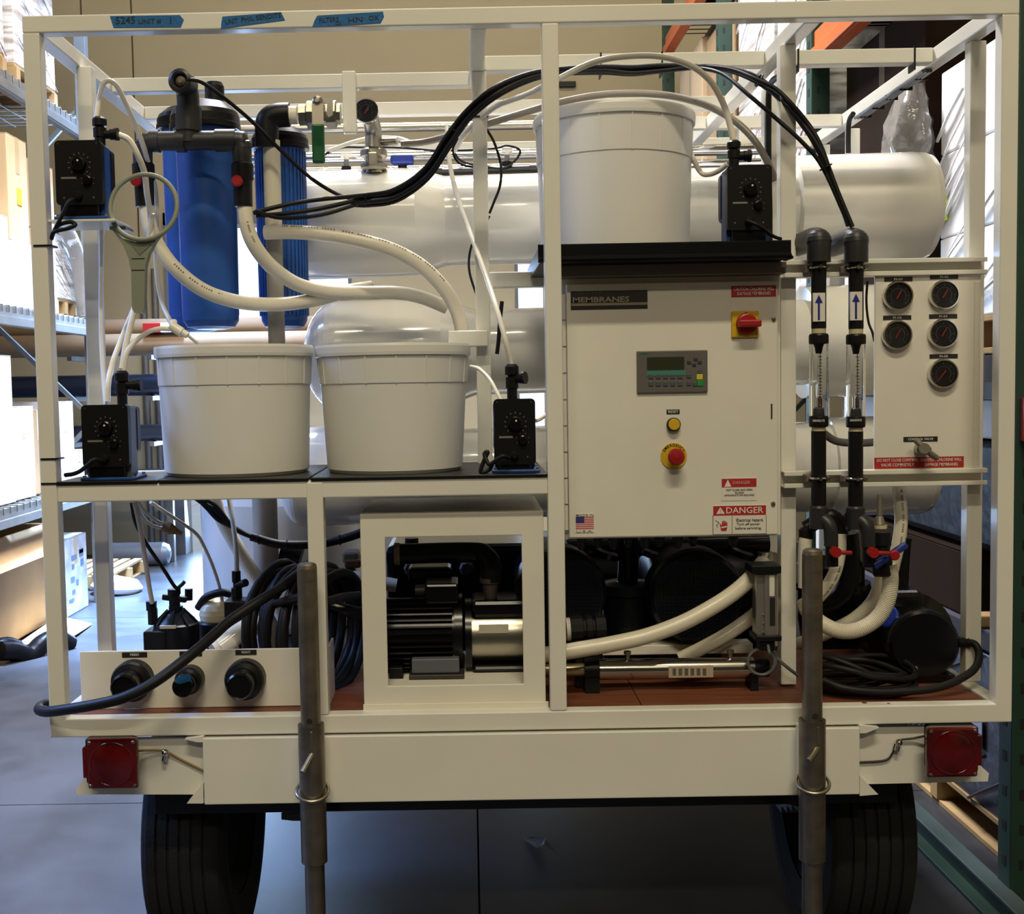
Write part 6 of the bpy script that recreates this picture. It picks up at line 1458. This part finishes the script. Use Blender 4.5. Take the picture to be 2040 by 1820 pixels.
for (y0, y1, zs) in ((UY[0], UY[1], (1.56, 2.98)), (UY[1], UY[2], (1.75,)), (UY[2], UY[3], (2.6, 4.05))):
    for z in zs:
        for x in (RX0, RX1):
            make('load_beam', G().box(x-.028, x+.028, y0+.041, y1-.041, z-.13, z), DARKST if z == 1.56 else ORANGE, rr_, .004)  # lowest near beam darkened to put shade into its colour; others orange
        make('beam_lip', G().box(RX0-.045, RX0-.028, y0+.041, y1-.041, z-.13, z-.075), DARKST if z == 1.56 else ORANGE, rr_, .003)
        g = G(); n = 18
        for k in range(n): g.cyl((RX0-.02, y0+.1+(y1-y0-.2)*k/(n-1), z+.004), (RX1, y0+.1+(y1-y0-.2)*k/(n-1), z+.004), .004, n=5)
        for k in range(5): g.box(RX0+.02+.24*k, RX0+.05+.24*k, y0+.05, y1-.05, z-.03, z)
        make('wire_deck', g, DARKST, rr_, kind='stuff')
make('load_beam', G().box(RX0-.028, RX0+.028, -1.3, UY[0]-.041, 1.32, 1.44), mat('red_beam', (.28, .02, .02), .45), rr_, .004)
WRAPB = mat('overlit_stretch_wrap', (.86, .86, .86), .25, var=.05, vs=5, bump=.5, bs=8)  # lighter copy of the wrap; strong light on this load is in the colour
wrapped_pallet(1.60, 2.5, .80, 1.34, 1.57, 2.52, WRAPB, 'tall stretch wrapped load with a lime sticker behind the right rail', -1, 3)
solo('lime_sticker', G().box(1.5965, 1.5985, 1.25, 1.31, 2.02, 2.12), lime, 'lime green sticker on the tall wrapped load behind the right rail', 'sticker')
FILMB = mat('grey_clear_film', (.26, .25, .24), .12, trans=.35, ior=1.3, bump=.9, bs=14)
nu, nv = 15, 22
vs = []
for j in range(nv+1):
    t = j/nv; wv = .02+.10*math.sin(math.pi*min(1, t*1.15+.08))**.8
    for i in range(nu):
        a = 2*math.pi*i/nu
        rr2 = 1+.22*math.sin(5*a+t*7)+random.uniform(-.12, .12)
        vs.append((1.545-.03*t+wv*.62*math.cos(a)*rr2, 1.43+wv*math.sin(a)*rr2, 2.50-.62*t))
solo('film_bag', G().add(vs, [(j*nu+i, j*nu+(i+1) % nu, (j+1)*nu+(i+1) % nu, (j+1)*nu+i) for j in range(nv) for i in range(nu)], True), FILMB, 'loose crumpled clear film hanging off the tall wrapped load', 'film')
carton(1.62, 2.5, 1.46, 2.38, 1.57, 2.20, CARDD, 'shade-darkened brown carton in the right rack behind the vessel end, lower one')
carton(1.62, 2.5, 1.50, 2.36, 2.205, 2.84, CARDD, 'shade-darkened brown carton in the right rack, stacked on the lower dark one')
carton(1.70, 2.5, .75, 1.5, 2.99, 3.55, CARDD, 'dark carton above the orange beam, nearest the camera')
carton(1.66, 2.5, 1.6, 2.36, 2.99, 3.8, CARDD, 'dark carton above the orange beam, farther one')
carton(1.60, 2.4, .62, .78, 1.57, 2.0, WRAPW, 'narrow white carton between the green upright and the wrapped load')
wrapped_pallet(1.58, 2.5, 2.55, 3.35, 1.76, 3.95, WRAP, 'tall wrapped white load in the middle bay of the right rack, nearer one', -1, 4)
wrapped_pallet(1.58, 2.5, 3.42, 4.20, 1.76, 4.2, WRAP, 'tall wrapped white load in the middle bay of the right rack, farther one', -1, 4)
carton(1.60, 2.4, 5.30, 6.12, 2.61, 3.80, CARDL, 'big pale tan carton in the far right bay beside the largest tub')
carton(1.62, 2.4, 4.40, 5.24, 2.61, 3.75, CARD, 'brown carton in the far right bay nearer than the pale tan one')
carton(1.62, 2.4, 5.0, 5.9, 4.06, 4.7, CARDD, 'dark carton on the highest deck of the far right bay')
# low level of the nearest bay
wrapped_pallet(1.62, 2.5, .72, 2.05, 0, .62, WRAPD, 'low purple-grey wrapped load on a pallet behind the right tail lamp', -1, 1)
pm2 = G().box(1.6185, 1.6205, 1.0, 1.16, .30, .42); solo('pale_label', pm2, mat('blue_white_label', (.35, .38, .6), .5), 'pale blue label on the low purple-grey wrapped load', 'label')
bxo('flat_carton_stack', 1.62, 2.5, .75, 2.2, .63, .70, mat('grey_board', (.035, .035, .045), .7), 'grey board lying on top of the low wrapped load', 'board')
bxo('tan_plank', 1.61, 2.4, 1.0, 1.08, .702, .74, PALLET, 'tan plank lying on the grey board behind the transfer pump', 'plank')
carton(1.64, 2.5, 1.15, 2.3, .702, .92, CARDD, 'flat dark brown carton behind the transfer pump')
bxo('black_load', 1.66, 2.5, .75, 2.35, .93, 1.30, PLASTD, 'black wrapped load under the lowest, darkened beam of the right rack', 'pallet load', bev=.03)
for k, (ya_, yb_) in enumerate(((.78, 1.28), (1.31, 1.84), (1.87, 2.38))): carton(1.61, 2.4, ya_, yb_, 1.305, 1.45, CARDL if k == 1 else WRAPW, ('flat white carton on the black load, beside the green upright', 'flat pale tan carton on the black load, between two white ones', 'flat white carton on the black load, behind the flow meter tubes')[k])
# floor rail in front of the rack
fr = thing('floor_guard_rail', 'low green steel guard rail fixed to the floor along the right aisle', 'rail', (1.47, 1.0, 0))
make('rail_web', G().box(1.45, 1.47, -.6, 2.4, 0, .055), GREENR, fr, .003); make('rail_flange', G().box(1.405, 1.45, -.6, 2.4, 0, .012), GREENR, fr, .002); make('rail_cap', G().box(1.44, 1.495, -.6, 2.4, .055, .065), mat('worn_green_steel', (.09, .13, .13), .35, .4), fr, .002)
# scrap of clear film on the floor under the trailer
g = G()
a = Wz(1075, 1688, 0)
g.add([(a.x-.05, a.y+.07, .004), (a.x-.02, a.y+.02, .03), (a.x+.01, a.y+.04, .012), (a.x+.02, a.y-.01, .034), (a.x-.01, a.y-.02, .008), (a.x+.05, a.y-.07, .01), (a.x+.01, a.y-.05, .03)], [(0, 1, 2), (1, 3, 2), (1, 4, 3), (3, 4, 6), (3, 6, 5), (4, 0, 6)])
o = solo('film_scrap', g, PLASTC, 'small scrap of clear film on the floor under the trailer', 'film'); o.modifiers.new('solid', 'SOLIDIFY').thickness = .001
fit_texts()
dg = bpy.context.evaluated_depsgraph_get()
for o, _w, _h in TEXTS:
    me = bpy.data.meshes.new_from_object(o.evaluated_get(dg))
    n = bpy.data.objects.new('lettering', me); COL.objects.link(n)
    n.parent = o.parent; n.matrix_basis = o.matrix_basis.copy()
    bpy.data.objects.remove(o)
for _c in [c for c in bpy.data.curves if c.users == 0]: bpy.data.curves.remove(_c)
